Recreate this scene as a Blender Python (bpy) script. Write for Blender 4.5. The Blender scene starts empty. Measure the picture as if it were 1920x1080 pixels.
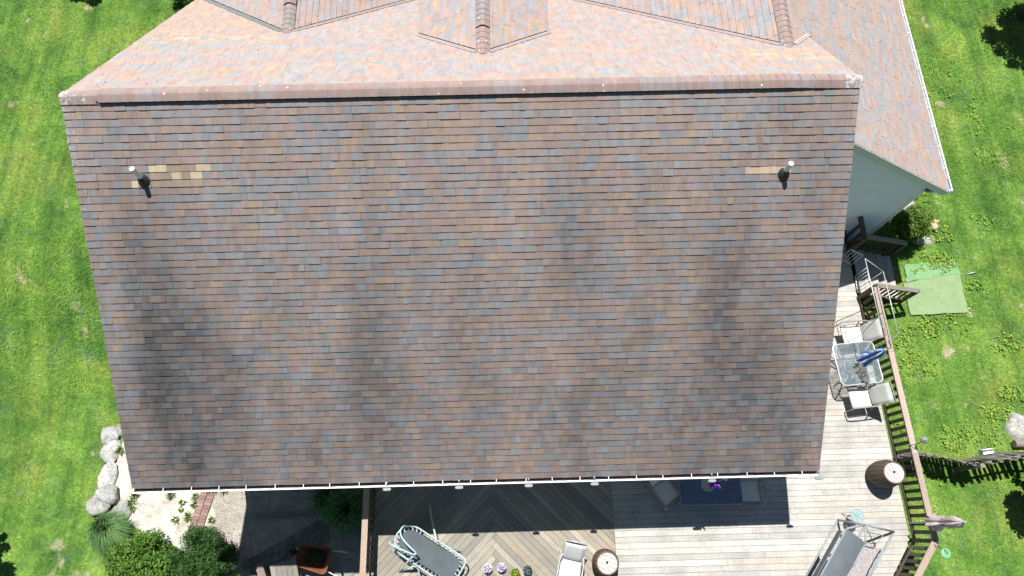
import bpy, math, random
import numpy as np
from mathutils import Vector, Matrix
random.seed(7); rng = np.random.default_rng(11)
sc = bpy.context.scene
COL = sc.collection
R = math.radians

# ------------------------------------------------------------------ camera, sky, sun, exposure
CAMZ = 18.6
TILT = R(19.388)
cam_d = bpy.data.cameras.new('camera'); cam_d.lens = 24; cam_d.sensor_width = 36; cam_d.clip_end = 2000
cam = bpy.data.objects.new('camera', cam_d); COL.objects.link(cam)
cam.location = (0, 0, CAMZ); cam.rotation_euler = (TILT, 0, 0); sc.camera = cam

S = Vector((-0.090, 0.3745, 1.0)).normalized()            # direction towards the sun
world = bpy.data.worlds.new('World'); sc.world = world; world.use_nodes = True
wn = world.node_tree.nodes; wl = world.node_tree.links
sky = wn.new('ShaderNodeTexSky'); sky.sky_type = 'NISHITA'; sky.sun_disc = False; sky.air_density = .9; sky.dust_density = .3; sky.ozone_density = 2.0
sky.sun_elevation = math.asin(S.z); sky.sun_rotation = math.atan2(S.x, S.y)
wl.new(sky.outputs[0], wn['Background'].inputs[0]); wn['Background'].inputs[1].default_value = 0.05
sd = bpy.data.lights.new('sun', 'SUN'); sd.energy = 5.0; sd.angle = R(0.53); sd.color = (1.0, 0.975, 0.94)
sun = bpy.data.objects.new('sun', sd); COL.objects.link(sun)
sun.rotation_euler = S.to_track_quat('Z', 'Y').to_euler(); sun.location = (0, 0, 40)
sc.view_settings.view_transform = 'Standard'; sc.view_settings.look = 'None'
sc.view_settings.exposure = 0.65; sc.view_settings.gamma = 1.0; sc.view_settings.use_curve_mapping = False

# ------------------------------------------------------------------ helpers
PSI = R(1.458)                       # the house stands turned by this much
cP, sP = math.cos(PSI), math.sin(PSI)
def h2w(x, y, z=0.0): return Vector((x*cP - y*sP, x*sP + y*cP, z))
def w2h(x, y, z=0.0): return Vector((x*cP + y*sP, -x*sP + y*cP, z))
def at(u, v, z):
    """ground position under a point of the 1920x1080 survey photo, at height z"""
    x, y = (u-960)/1280, (540-v)/1280
    d = Vector((x, y*math.cos(TILT)+math.sin(TILT), y*math.sin(TILT)-math.cos(TILT)))
    return Vector((0, 0, CAMZ)) + d*((z-CAMZ)/d.z)
def tag(o, label=None, cat=None, group=None, kind=None):
    if label: o['label'] = label
    if cat: o['category'] = cat
    if group: o['group'] = group
    if kind: o['kind'] = kind
    return o
def empty(name, loc, rz=0, label=None, cat=None, group=None):
    o = bpy.data.objects.new(name, None); COL.objects.link(o); o.location = loc; o.rotation_euler = (0, 0, rz)
    o.empty_display_size = .1
    return tag(o, label, cat, group)
def link(name, me, parent=None, loc=(0, 0, 0), rot=(0, 0, 0)):
    o = bpy.data.objects.new(name, me); COL.objects.link(o); o.parent = parent; o.location = loc; o.rotation_euler = rot
    return o
def dup(root, loc, rz, **kw):
    def cp(o, par):
        c = o.copy(); COL.objects.link(c); c.parent = par
        for ch in list(o.children): cp(ch, c)
        return c
    r = cp(root, None); r.location = loc; r.rotation_euler = (0, 0, rz); tag(r, **kw)
    return r

class MB:
    def __init__(s): s.v = []; s.f = []; s.t = []; s.st = []
    def add(s, vs, fs, tone=.5, stain=0.):  # stain also carries the back slope's painted shade
        n = len(s.v); s.v += [tuple(p) for p in vs]; s.f += [tuple(i+n for i in f) for f in fs]; s.t += [tone]*len(fs)
        s.st += (list(stain) if hasattr(stain, '__len__') else [stain]*len(vs))
    def box(s, c, size, M=None, tone=.5, taper=0):
        x, y, z = size[0]/2, size[1]/2, size[2]/2; k = 1-taper
        vs = [Vector(p) for p in ((-x,-y,-z),(x,-y,-z),(x,y,-z),(-x,y,-z),(-x*k,-y*k,z),(x*k,-y*k,z),(x*k,y*k,z),(-x*k,y*k,z))]
        vs = [(M @ p if M else p)+Vector(c) for p in vs]
        s.add(vs, [(0,3,2,1),(4,5,6,7),(0,1,5,4),(1,2,6,5),(2,3,7,6),(3,0,4,7)], tone)
    def bar(s, a, b, w, h, up=(0, 0, 1), tone=.5):
        a, b = Vector(a), Vector(b); d = b-a; L = d.length; d = d/L; up = Vector(up)
        x = d.cross(up)
        if x.length < 1e-4: x = d.cross(Vector((0, 1, 0)))
        x.normalize(); z = x.cross(d)
        M = Matrix((x, d, z)).transposed()
        s.box((a+b)/2, (w, L, h), M, tone)
    def tube(s, pts, r, seg=7, closed=False, tone=.5):
        pts = [Vector(p) for p in pts]; n = len(pts); rs = r if hasattr(r, '__len__') else [r]*n
        vs = []; ref = None
        for i, p in enumerate(pts):
            a = pts[(i-1) % n] if (closed or i > 0) else p
            b = pts[(i+1) % n] if (closed or i < n-1) else p
            d = (b-a).normalized()
            if ref is None: ref = d.orthogonal().normalized()
            ref = (ref - d*ref.dot(d))
            ref = ref.normalized() if ref.length > 1e-5 else d.orthogonal().normalized()
            q = d.cross(ref)
            for k in range(seg):
                t = 2*math.pi*k/seg; vs.append(p + (ref*math.cos(t)+q*math.sin(t))*rs[i])
        fs = []
        for i in range(n if closed else n-1):
            j = (i+1) % n
            for k in range(seg): fs.append((i*seg+k, i*seg+(k+1) % seg, j*seg+(k+1) % seg, j*seg+k))
        if not closed: fs += [tuple(range(seg))[::-1], tuple(range((n-1)*seg, n*seg))]
        s.add(vs, fs, tone)
    def lathe(s, prof, c=(0, 0, 0), seg=24, tone=.5, cap=True):
        c = Vector(c); vs = []; fs = []; n = len(prof)
        for r, z in prof:
            for k in range(seg):
                t = 2*math.pi*k/seg; vs.append(c+Vector((r*math.cos(t), r*math.sin(t), z)))
        for i in range(n-1):
            for k in range(seg): fs.append((i*seg+k, i*seg+(k+1) % seg, (i+1)*seg+(k+1) % seg, (i+1)*seg+k))
        if cap: fs += [tuple(range(seg))[::-1], tuple(range((n-1)*seg, n*seg))]
        s.add(vs, fs, tone)
    def prism(s, poly, z0, z1, tone=.5):
        n = len(poly)
        vs = [(p[0], p[1], z0) for p in poly]+[(p[0], p[1], z1) for p in poly]
        s.add(vs, [tuple(range(n))[::-1], tuple(range(n, 2*n))]+[(i, (i+1) % n, n+(i+1) % n, n+i) for i in range(n)], tone)
    def mesh(s, name, m, smooth=False, off=None):
        me = bpy.data.meshes.new(name)
        v = s.v if off is None else [(p[0]-off[0], p[1]-off[1], p[2]-off[2]) for p in s.v]
        me.from_pydata(v, [], s.f); me.materials.append(m)
        a = me.attributes.new('tone', 'FLOAT', 'FACE'); a.data.foreach_set('value', s.t)
        if any(s.st):
            a = me.attributes.new('stain', 'FLOAT', 'POINT'); a.data.foreach_set('value', s.st)  # on the back slope this holds painted shade as well as stains
        if smooth: me.polygons.foreach_set('use_smooth', [True]*len(me.polygons))
        me.update(); return me
    def build(s, name, m, parent=None, loc=(0, 0, 0), rot=(0, 0, 0), smooth=False, off=None):
        return link(name, s.mesh(name, m, smooth, off), parent, loc, rot)

# ------------------------------------------------------------------ materials
def newmat(name):
    m = bpy.data.materials.new(name); m.use_nodes = True
    nt = m.node_tree; return m, nt.nodes, nt.links, nt.nodes['Principled BSDF']
def nd(N, t, **kw):
    n = N.new(t)
    for k, v in kw.items():
        if hasattr(n, k): setattr(n, k, v)
        else: n.inputs[k].default_value = v
    return n
def ramp(N, stops, interp='LINEAR'):
    r = N.new('ShaderNodeValToRGB'); r.color_ramp.interpolation = interp; e = r.color_ramp.elements
    while len(e) < len(stops): e.new(.5)
    for el, (p, c) in zip(e, stops):
        el.position = p; el.color = (c[0], c[1], c[2], 1) if hasattr(c, '__len__') else (c, c, c, 1)
    return r
def mixc(N, L, fac, a, b, mode='MIX'):
    n = N.new('ShaderNodeMix'); n.data_type = 'RGBA'; n.blend_type = mode
    for i, x in ((0, fac), (6, a), (7, b)):
        if hasattr(x, 'default_value') or hasattr(x, 'is_linked'): L.new(x, n.inputs[i])
        elif hasattr(x, '__len__'): n.inputs[i].default_value = (*x, 1)
        else: n.inputs[i].default_value = x
    return n.outputs[2]
def basic(name, c1, c2=None, scale=6., rough=.75, bump=.0, bscale=60., stretch=(1, 1, 1), rand=0., metal=0., world_pos=False, tone=0., spec=.3, fine=.25):
    """two-colour noise with fine grain, per-object and per-face variation"""
    m, N, L, P = newmat(name); c2 = c2 or tuple(x*.7 for x in c1)
    if world_pos: src = N.new('ShaderNodeNewGeometry').outputs['Position']
    else: src = N.new('ShaderNodeTexCoord').outputs['Object']
    mp = N.new('ShaderNodeMapping'); mp.inputs['Scale'].default_value = stretch; L.new(src, mp.inputs[0])
    oi = N.new('ShaderNodeObjectInfo')
    if not world_pos:
        vm = N.new('ShaderNodeVectorMath'); vm.operation = 'SCALE'; L.new(oi.outputs['Random'], vm.inputs['Scale']); vm.inputs[0].default_value = (37, 91, 53)
        va = N.new('ShaderNodeVectorMath'); L.new(mp.outputs[0], va.inputs[0]); L.new(vm.outputs[0], va.inputs[1]); vec = va.outputs[0]
    else: vec = mp.outputs[0]
    n1 = nd(N, 'ShaderNodeTexNoise', Scale=scale, Detail=6., Roughness=.65); L.new(vec, n1.inputs['Vector'])
    r1 = ramp(N, [(.32, 0.), (.68, 1.)]); L.new(n1.outputs[0], r1.inputs[0])
    col = mixc(N, L, r1.outputs[0], c1, c2)
    if fine:
        n2 = nd(N, 'ShaderNodeTexNoise', Scale=bscale, Detail=3.); L.new(vec, n2.inputs['Vector'])
        r2 = ramp(N, [(.25, 1-fine), (.75, 1+fine)]); L.new(n2.outputs[0], r2.inputs[0])
        col = mixc(N, L, 1., col, r2.outputs[0], 'MULTIPLY')
    if rand:
        mr = nd(N, 'ShaderNodeMapRange'); mr.inputs[3].default_value = 1-rand; mr.inputs[4].default_value = 1+rand; L.new(oi.outputs['Random'], mr.inputs[0])
        col = mixc(N, L, 1., col, mr.outputs[0], 'MULTIPLY')
    if tone:
        ta = nd(N, 'ShaderNodeAttribute', attribute_name='tone'); mr = nd(N, 'ShaderNodeMapRange'); mr.inputs[3].default_value = 1-tone; mr.inputs[4].default_value = 1+tone
        L.new(ta.outputs['Fac'], mr.inputs[0]); col = mixc(N, L, 1., col, mr.outputs[0], 'MULTIPLY')
    L.new(col, P.inputs['Base Color']); P.inputs['Roughness'].default_value = rough; P.inputs['Metallic'].default_value = metal
    P.inputs['Specular IOR Level'].default_value = spec
    if bump:
        b = nd(N, 'ShaderNodeBump', Strength=bump, Distance=.02); n3 = nd(N, 'ShaderNodeTexNoise', Scale=bscale, Detail=4.)
        L.new(vec, n3.inputs['Vector']); L.new(n3.outputs[0], b.inputs['Height']); L.new(b.outputs[0], P.inputs['Normal'])
    return m

def shingle_mat(name, cap=False):
    m, N, L, P = newmat(name)
    ta = nd(N, 'ShaderNodeAttribute', attribute_name='tone'); sa = nd(N, 'ShaderNodeAttribute', attribute_name='stain')  # 'stain' holds algae stains and the back slope's painted shade
    if cap:
        rp = ramp(N, [(0., (.265, .235, .230)), (.4, (.28, .215, .195)), (.7, (.285, .20, .18)), (1., (.295, .225, .19))])
    else:
        rp = ramp(N, [(0.0, (0.286, 0.288, 0.301)), (0.22, (0.328, 0.307, 0.302)), (0.34, (0.347, 0.29, 0.271)), (0.52, (0.366, 0.272, 0.244)), (0.68, (0.378, 0.28, 0.235)), (0.84, (0.401, 0.302, 0.22)), (0.88, (0.401, 0.302, 0.22)), (0.92, (0.43, 0.335, 0.245)), (1.0, (0.52, 0.42, 0.295))])
    pos = N.new('ShaderNodeNewGeometry').outputs['Position']
    mp0 = N.new('ShaderNodeMapping'); mp0.inputs['Scale'].default_value = (13, 5, 5); L.new(pos, mp0.inputs[0])
    n0 = nd(N, 'ShaderNodeTexNoise', Scale=1., Detail=3.); L.new(mp0.outputs[0], n0.inputs['Vector'])
    m0 = nd(N, 'ShaderNodeMapRange'); m0.inputs[1].default_value = .3; m0.inputs[2].default_value = .7; m0.inputs[3].default_value = -.10; m0.inputs[4].default_value = .10; L.new(n0.outputs[0], m0.inputs[0])
    lim_ = nd(N, 'ShaderNodeMath', operation='LESS_THAN'); L.new(ta.outputs['Fac'], lim_.inputs[0]); lim_.inputs[1].default_value = .85
    mm = nd(N, 'ShaderNodeMath', operation='MULTIPLY'); L.new(m0.outputs[0], mm.inputs[0]); L.new(lim_.outputs[0], mm.inputs[1])
    ma = nd(N, 'ShaderNodeMath', operation='ADD'); L.new(ta.outputs['Fac'], ma.inputs[0]); L.new(mm.outputs[0], ma.inputs[1]); L.new(ma.outputs[0], rp.inputs[0])
    n1 = nd(N, 'ShaderNodeTexNoise', Scale=95., Detail=2.); L.new(pos, n1.inputs['Vector'])
    r1 = ramp(N, [(.2, .72), (.8, 1.28)]); L.new(n1.outputs[0], r1.inputs[0])
    col = mixc(N, L, 1., rp.outputs[0], r1.outputs[0], 'MULTIPLY')
    # blotches along and across the tabs
    mp = N.new('ShaderNodeMapping'); mp.inputs['Scale'].default_value = (9, 3, 3); L.new(pos, mp.inputs[0])
    n2 = nd(N, 'ShaderNodeTexNoise', Scale=1., Detail=4.); L.new(mp.outputs[0], n2.inputs['Vector'])
    r2 = ramp(N, [(.25, .86), (.75, 1.14)]); L.new(n2.outputs[0], r2.inputs[0])
    col = mixc(N, L, 1., col, r2.outputs[0], 'MULTIPLY')
    # algae streaks, with the back slope's painted shade in the same attribute
    mp2 = N.new('ShaderNodeMapping'); mp2.inputs['Scale'].default_value = (1.3, .45, .45); L.new(pos, mp2.inputs[0])
    n3 = nd(N, 'ShaderNodeTexNoise', Scale=1., Detail=5.); L.new(mp2.outputs[0], n3.inputs['Vector'])
    r3 = ramp(N, [(.3, .84), (.7, 1.16)]); L.new(n3.outputs[0], r3.inputs[0])
    mu = nd(N, 'ShaderNodeMath', operation='MULTIPLY', use_clamp=True); L.new(sa.outputs['Fac'], mu.inputs[0]); L.new(r3.outputs[0], mu.inputs[1])
    col = mixc(N, L, mu.outputs[0], col, (.036, .040, .043))
    # pale lichen and droppings close to the ridge ends
    la = nd(N, 'ShaderNodeAttribute', attribute_name='lichen')
    n4 = nd(N, 'ShaderNodeTexNoise', Scale=(16. if cap else 26.), Detail=5., Roughness=.7); L.new(pos, n4.inputs['Vector'])
    th = nd(N, 'ShaderNodeMath', operation='ADD'); L.new(n4.outputs[0], th.inputs[0]); L.new(la.outputs['Fac'], th.inputs[1])
    r4 = ramp(N, [(.72, 0.), (.86, .85)]); L.new(th.outputs[0], r4.inputs[0])
    col = mixc(N, L, r4.outputs[0], col, (.62, .60, .57) if cap else (.42, .42, .41))
    if cap:   # droppings
        vo = nd(N, 'ShaderNodeTexVoronoi', Scale=7.5); L.new(pos, vo.inputs['Vector'])
        rv = ramp(N, [(.10, 1.), (.15, 0.)]); L.new(vo.outputs['Distance'], rv.inputs[0])
        sp = N.new('ShaderNodeSeparateColor'); L.new(vo.outputs['Color'], sp.inputs[0]); gt = nd(N, 'ShaderNodeMath', operation='GREATER_THAN'); L.new(sp.outputs[0], gt.inputs[0]); gt.inputs[1].default_value = .62
        mv = nd(N, 'ShaderNodeMath', operation='MULTIPLY'); L.new(rv.outputs[0], mv.inputs[0]); L.new(gt.outputs[0], mv.inputs[1]); col = mixc(N, L, mv.outputs[0], col, (.75, .74, .72))
    L.new(col, P.inputs['Base Color']); P.inputs['Roughness'].default_value = .92; P.inputs['Specular IOR Level'].default_value = .2
    b = nd(N, 'ShaderNodeBump', Strength=.35, Distance=.006); L.new(n1.outputs[0], b.inputs['Height']); L.new(b.outputs[0], P.inputs['Normal'])
    return m

def lawn_color(N, L):
    pos = N.new('ShaderNodeNewGeometry').outputs['Position']
    mp = N.new('ShaderNodeMapping'); mp.inputs['Scale'].default_value = (1, 1, .15); L.new(pos, mp.inputs[0])
    def noise(s, d=5., ro=.6, dist=0.):
        n = nd(N, 'ShaderNodeTexNoise', Scale=s, Detail=d, Roughness=ro, Distortion=dist); L.new(mp.outputs[0], n.inputs['Vector']); return n.outputs[0]
    r = ramp(N, [(.34, (.058, .140, .028)), (.5, (.118, .234, .037)), (.66, (.190, .305, .058))]); L.new(noise(.75, 6., .68, .4), r.inputs[0])
    # drier, yellower patches
    y = ramp(N, [(.52, 0.), (.70, .5)]); L.new(noise(.42, 4., .6, .6), y.inputs[0])
    col = mixc(N, L, y.outputs[0], r.outputs[0], (.300, .330, .070))
    g = ramp(N, [(.54, 0.), (.68, .55)]); L.new(noise(1.9, 5., .7), g.inputs[0])
    col = mixc(N, L, g.outputs[0], col, (.125, .215, .105))
    # straw and bare spots
    d = ramp(N, [(.65, 0.), (.73, .8)]); L.new(noise(1.35, 3., .55), d.inputs[0])
    col = mixc(N, L, d.outputs[0], col, (.42, .37, .24))
    # mower tracks, running up the slope a little askew
    m2 = N.new('ShaderNodeMapping'); m2.inputs['Rotation'].default_value = (0, 0, R(-17)); m2.inputs['Scale'].default_value = (1.5, .12, .1); L.new(pos, m2.inputs[0])
    ns = nd(N, 'ShaderNodeTexNoise', Scale=1.6, Detail=4., Roughness=.6); L.new(m2.outputs[0], ns.inputs['Vector'])
    sr = ramp(N, [(.34, (.70, .76, .74)), (.5, (1., 1., 1.)), (.66, (1.26, 1.16, 1.22))]); L.new(ns.outputs[0], sr.inputs[0]); col = mixc(N, L, 1., col, sr.outputs[0], 'MULTIPLY')
    f = ramp(N, [(.3, .70), (.7, 1.32)]); L.new(noise(9., 4., .75), f.inputs[0])
    return mixc(N, L, 1., col, f.outputs[0], 'MULTIPLY')
def lawn_mat(name, blades):
    m, N, L, P = newmat(name); col = lawn_color(N, L)
    if blades:
        ta = nd(N, 'ShaderNodeAttribute', attribute_name='tone'); r = ramp(N, [(0., .70), (.8, 1.28), (1., 1.6)]); L.new(ta.outputs['Fac'], r.inputs[0])
        col = mixc(N, L, 1., col, r.outputs[0], 'MULTIPLY')
    else: col = mixc(N, L, 1., col, (.75, .75, .7), 'MULTIPLY')
    L.new(col, P.inputs['Base Color']); P.inputs['Roughness'].default_value = .85; P.inputs['Specular IOR Level'].default_value = .12
    return m
def leaf_mat(name, c1, c2, c3):
    m, N, L, P = newmat(name)
    ta = nd(N, 'ShaderNodeAttribute', attribute_name='tone'); r = ramp(N, [(0., c1), (.55, c2), (1., c3)]); L.new(ta.outputs['Fac'], r.inputs[0])
    L.new(r.outputs[0], P.inputs['Base Color']); P.inputs['Roughness'].default_value = .6; P.inputs['Specular IOR Level'].default_value = .25
    tr = N.new('ShaderNodeBsdfTranslucent'); L.new(r.outputs[0], tr.inputs[0]); mx = N.new('ShaderNodeMixShader'); mx.inputs[0].default_value = .22
    out = N['Material Output']; L.new(P.outputs[0], mx.inputs[1]); L.new(tr.outputs[0], mx.inputs[2]); L.new(mx.outputs[0], out.inputs[0])
    return m
def wood_mat(name, c1, c2, stain, axis='Y', rand=.22):
    """weathered timber, grain along the local axis of the piece"""
    m, N, L, P = newmat(name)
    tc = N.new('ShaderNodeTexCoord').outputs['Object']; oi = N.new('ShaderNodeObjectInfo')
    mp = N.new('ShaderNodeMapping'); mp.inputs['Scale'].default_value = (26, 1.1, 26) if axis == 'Y' else (1.1, 26, 26); L.new(tc, mp.inputs[0])
    sc_ = N.new('ShaderNodeVectorMath'); sc_.operation = 'SCALE'; sc_.inputs[0].default_value = (71, 37, 91); L.new(oi.outputs['Random'], sc_.inputs['Scale'])
    ad = N.new('ShaderNodeVectorMath'); L.new(mp.outputs[0], ad.inputs[0]); L.new(sc_.outputs[0], ad.inputs[1])
    n1 = nd(N, 'ShaderNodeTexNoise', Scale=1., Detail=6., Roughness=.7); L.new(ad.outputs[0], n1.inputs['Vector'])
    r1 = ramp(N, [(.3, 0.), (.7, 1.)]); L.new(n1.outputs[0], r1.inputs[0]); col = mixc(N, L, r1.outputs[0], c1, c2)
    pos = N.new('ShaderNodeNewGeometry').outputs['Position']
    n2 = nd(N, 'ShaderNodeTexNoise', Scale=1.7, Detail=6., Roughness=.72); L.new(pos, n2.inputs['Vector'])
    r2 = ramp(N, [(.42, 0.), (.70, .85)]); L.new(n2.outputs[0], r2.inputs[0]); col = mixc(N, L, r2.outputs[0], col, stain)
    n3 = nd(N, 'ShaderNodeTexNoise', Scale=34., Detail=4., Roughness=.7); L.new(pos, n3.inputs['Vector'])
    r3 = ramp(N, [(.3, .70), (.7, 1.18)]); L.new(n3.outputs[0], r3.inputs[0]); col = mixc(N, L, 1., col, r3.outputs[0], 'MULTIPLY')
    # each board has weathered in its own way
    r4 = ramp(N, [(0., (1-rand, 1-rand, 1-rand)), (.35, (1-.3*rand, 1-.35*rand, 1-.4*rand)), (.6, (1., .93, .84)), (.8, (1.05, 1.04, 1.02)), (1., (1+rand, 1+rand, 1+rand))]); L.new(oi.outputs['Random'], r4.inputs[0])
    col = mixc(N, L, 1., col, r4.outputs[0], 'MULTIPLY')
    L.new(col, P.inputs['Base Color']); P.inputs['Roughness'].default_value = .85; P.inputs['Specular IOR Level'].default_value = .25
    b = nd(N, 'ShaderNodeBump', Strength=.25, Distance=.004); L.new(n1.outputs[0], b.inputs['Height']); L.new(b.outputs[0], P.inputs['Normal'])
    return m
def glass_mat(name, col, rough, alpha):
    m, N, L, P = newmat(name)
    n1 = nd(N, 'ShaderNodeTexNoise', Scale=7., Detail=5.); L.new(N.new('ShaderNodeTexCoord').outputs['Object'], n1.inputs['Vector'])
    r = ramp(N, [(.3, alpha*.75), (.7, min(1, alpha*1.3))]); L.new(n1.outputs[0], r.inputs[0]); L.new(r.outputs[0], P.inputs['Alpha'])
    P.inputs['Base Color'].default_value = (*col, 1); P.inputs['Roughness'].default_value = rough
    return m

M = {}
M['shingle'] = shingle_mat('shingle'); M['cap'] = shingle_mat('ridge_cap_shingle', True)
M['white'] = basic('white_aluminium', (.80, .80, .80), (.70, .70, .69), 3., .45, fine=.06, spec=.4)
M['felt'] = basic('roofing_felt', (.04, .04, .042), (.03, .03, .03), 6., .95)
M['siding'] = basic('pale_blue_green_siding', (.83, .88, .90), (.79, .84, .86), 1.5, .6, fine=.06)
M['valley'] = basic('mauve_valley_flashing', (.46, .38, .36), (.40, .33, .31), 3., .55, fine=.1)
M['black'] = basic('black_vent', (.012, .012, .013), (.02, .02, .02), 8., .8, fine=.1)
M['debris'] = basic('gutter_debris', (.05, .035, .03), (.015, .013, .012), 30., .95, fine=.4, bump=.6)
M['pvc'] = basic('white_pipe', (.78, .79, .78), (.66, .67, .66), 8., .4, fine=.05)
M['boot'] = basic('rubber_boot', (.03, .032, .035), (.05, .05, .052), 20., .6, fine=.1)
M['lead'] = basic('grey_flashing', (.25, .27, .28), (.18, .2, .2), 12., .5, fine=.1)
M['fascia'] = basic('fascia_paint', (.62, .66, .65), (.56, .6, .59), 4., .6, fine=.05)
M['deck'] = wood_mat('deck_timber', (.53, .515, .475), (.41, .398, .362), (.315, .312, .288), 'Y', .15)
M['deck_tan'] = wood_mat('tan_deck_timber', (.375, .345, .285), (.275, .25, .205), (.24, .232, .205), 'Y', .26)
M['rail'] = wood_mat('rail_timber', (.42, .335, .275), (.32, .25, .205), (.38, .315, .27), 'Y', .1)
M['baluster'] = wood_mat('baluster_timber', (.115, .088, .066), (.075, .058, .045), (.14, .115, .09), 'Y', .25)
M['oldwood'] = wood_mat('grey_old_timber', (.28, .265, .24), (.17, .155, .14), (.22, .2, .175), 'Y', .3)
M['frame_dark'] = basic('brown_joist', (.06, .05, .04), (.035, .03, .025), 5., .9)
M['lawn'] = lawn_mat('lawn_soil', False); M['blade'] = lawn_mat('grass_blades', True)
M['sand'] = basic('pale_sand', (.62, .585, .53), (.30, .27, .21), 2.6, .95, .6, 22., world_pos=True, fine=.3)
M['gravel'] = basic('grey_gravel', (.40, .37, .32), (.25, .22, .18), 2.3, .95, .9, 34., world_pos=True, fine=.5)
M['brick'] = basic('brown_brick', (.30, .19, .155), (.22, .15, .125), 9., .9, .3, 70., rand=.22)
M['paver'] = basic('grey_paver', (.20, .18, .16), (.13, .12, .11), 5., .9, .3, 60., rand=.2)
M['flag'] = basic('flagstone', (.27, .27, .26), (.19, .19, .18), 3., .9, .3, 50., rand=.15)
M['rock'] = basic('boulder_stone', (.43, .415, .38), (.22, .22, .21), 4.5, .9, 1., 16., rand=.22, fine=.35)
M['sling'] = basic('white_sling', (.68, .67, .64), (.60, .59, .56), 9., .7, .2, 140., fine=.12)
M['slingback'] = basic('grey_sling', (.40, .41, .38), (.35, .36, .335), 9., .7, .2, 140., fine=.12)
M['beige_metal'] = basic('taupe_tube', (.30, .27, .23), (.25, .22, .19), 6., .45, fine=.08)
M['silver'] = basic('silver_tube', (.62, .63, .62), (.52, .53, .52), 6., .35, fine=.06, metal=.3)
M['glass'] = glass_mat('rippled_glass', (.22, .27, .30), .1, .30)
M['darkglass'] = glass_mat('smoked_glass', (.10, .14, .23), .15, .85)
M['blue'] = basic('blue_canvas', (.015, .13, .52), (.012, .08, .38), 6., .7, fine=.12)
M['bluewhite'] = basic('white_canvas', (.72, .76, .80), (.6, .66, .72), 6., .7, fine=.08)
M['pink'] = basic('faded_pink_canvas', (.60, .42, .38), (.50, .34, .31), 6., .8, fine=.15)
M['pinkgrey'] = basic('bleached_canvas', (.62, .60, .62), (.50, .46, .48), 9., .8, fine=.15)
M['dark_sling'] = basic('charcoal_mesh', (.085, .105, .115), (.066, .084, .092), 3., .75, .2, 180., fine=.12)
M['aqua'] = basic('pale_blue_tube', (.42, .54, .55), (.35, .46, .48), 5., .4, fine=.08)
M['cord'] = basic('white_cord', (.72, .72, .72), (.5, .5, .5), 30., .8)
M['blackcord'] = basic('black_cord', (.02, .02, .02), (.03, .03, .03), 30., .7)
M['canopy'] = basic('slate_canopy', (.135, .155, .165), (.105, .122, .132), 2.2, .8, .15, 160., fine=.12)
M['canopyline'] = basic('canopy_piping', (.27, .30, .31), (.22, .25, .26), 8., .7)
M['swingmetal'] = basic('grey_swing_tube', (.30, .33, .34), (.22, .245, .255), 6., .45, fine=.1)
M['pattern'] = basic('speckled_seat', (.40, .37, .355), (.19, .175, .17), 30., .9, .2, 90., fine=.35)
M['aquaglass'] = glass_mat('aqua_glass', (.30, .46, .46), .2, .65)
M['barrel'] = wood_mat('barrel_stave', (.16, .115, .085), (.10, .074, .056), (.12, .10, .08), 'Y', .3)
M['barrel2'] = wood_mat('brown_stave', (.20, .12, .085), (.15, .09, .065), (.17, .11, .08), 'Y', .2)
M['head'] = wood_mat('barrel_head', (.56, .545, .52), (.45, .44, .42), (.43, .42, .4), 'Y', .12)
M['hoop'] = basic('iron_hoop', (.06, .055, .05), (.10, .07, .05), 12., .6)
M['rust'] = basic('rusty_tray', (.26, .095, .045), (.17, .065, .035), 6., .8, .3, 50., fine=.25)
M['lampgrey'] = basic('grey_lamp', (.19, .22, .23), (.16, .185, .19), 8., .5, fine=.05)
M['purple'] = basic('purple_petal', (.13, .012, .33), (.085, .008, .24), 12., .6)
M['lilac'] = basic('lilac_ball', (.66, .52, .72), (.56, .42, .66), 12., .6)
M['bark'] = basic('bark', (.12, .09, .065), (.07, .055, .04), 9., .95, .5, 40.)
M['soil'] = basic('dark_soil', (.035, .028, .02), (.05, .04, .03), 12., 1., .6, 40.)
M['orange_fur'] = basic('orange_plush', (.45, .25, .11), (.60, .46, .32), 7., .95, .5, 90.)
M['mat'] = basic('pale_turf_mat', (.255, .345, .18), (.20, .29, .135), 3.5, .95, .8, 55., world_pos=True, fine=.3)
M['net'] = basic('green_netting', (.22, .37, .19), (.15, .31, .14), 5., .8, .8, 60., fine=.4)
M['leaf_bright'] = leaf_mat('bright_leaf', (.055, .125, .018), (.12, .21, .03), (.23, .31, .06))
M['leaf_lime'] = leaf_mat('lime_leaf', (.13, .25, .035), (.23, .37, .05), (.36, .48, .09))
M['leaf_shrub'] = leaf_mat('shrub_leaf', (.045, .120, .018), (.095, .20, .028), (.20, .29, .05))
M['leaf_dark'] = leaf_mat('dark_leaf', (.014, .050, .012), (.042, .115, .022), (.11, .20, .045))
M['leaf_mid'] = leaf_mat('mid_leaf', (.025, .075, .012), (.065, .145, .02), (.14, .23, .035))
M['leaf_grass'] = leaf_mat('reed_leaf', (.06, .14, .04), (.12, .24, .07), (.22, .34, .14))
M['leaf_tree'] = leaf_mat('tree_leaf', (.012, .035, .012), (.035, .08, .025), (.10, .16, .07))
M['leaf_yellow'] = leaf_mat('yellow_leaf', (.09, .18, .01), (.21, .31, .02), (.42, .42, .03))
M['leaf_succulent'] = leaf_mat('succulent_leaf', (.04, .08, .08), (.10, .16, .17), (.26, .33, .36))
M['petal_white'] = leaf_mat('pale_petal', (.30, .22, .45), (.58, .52, .68), (.80, .78, .82))

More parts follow.
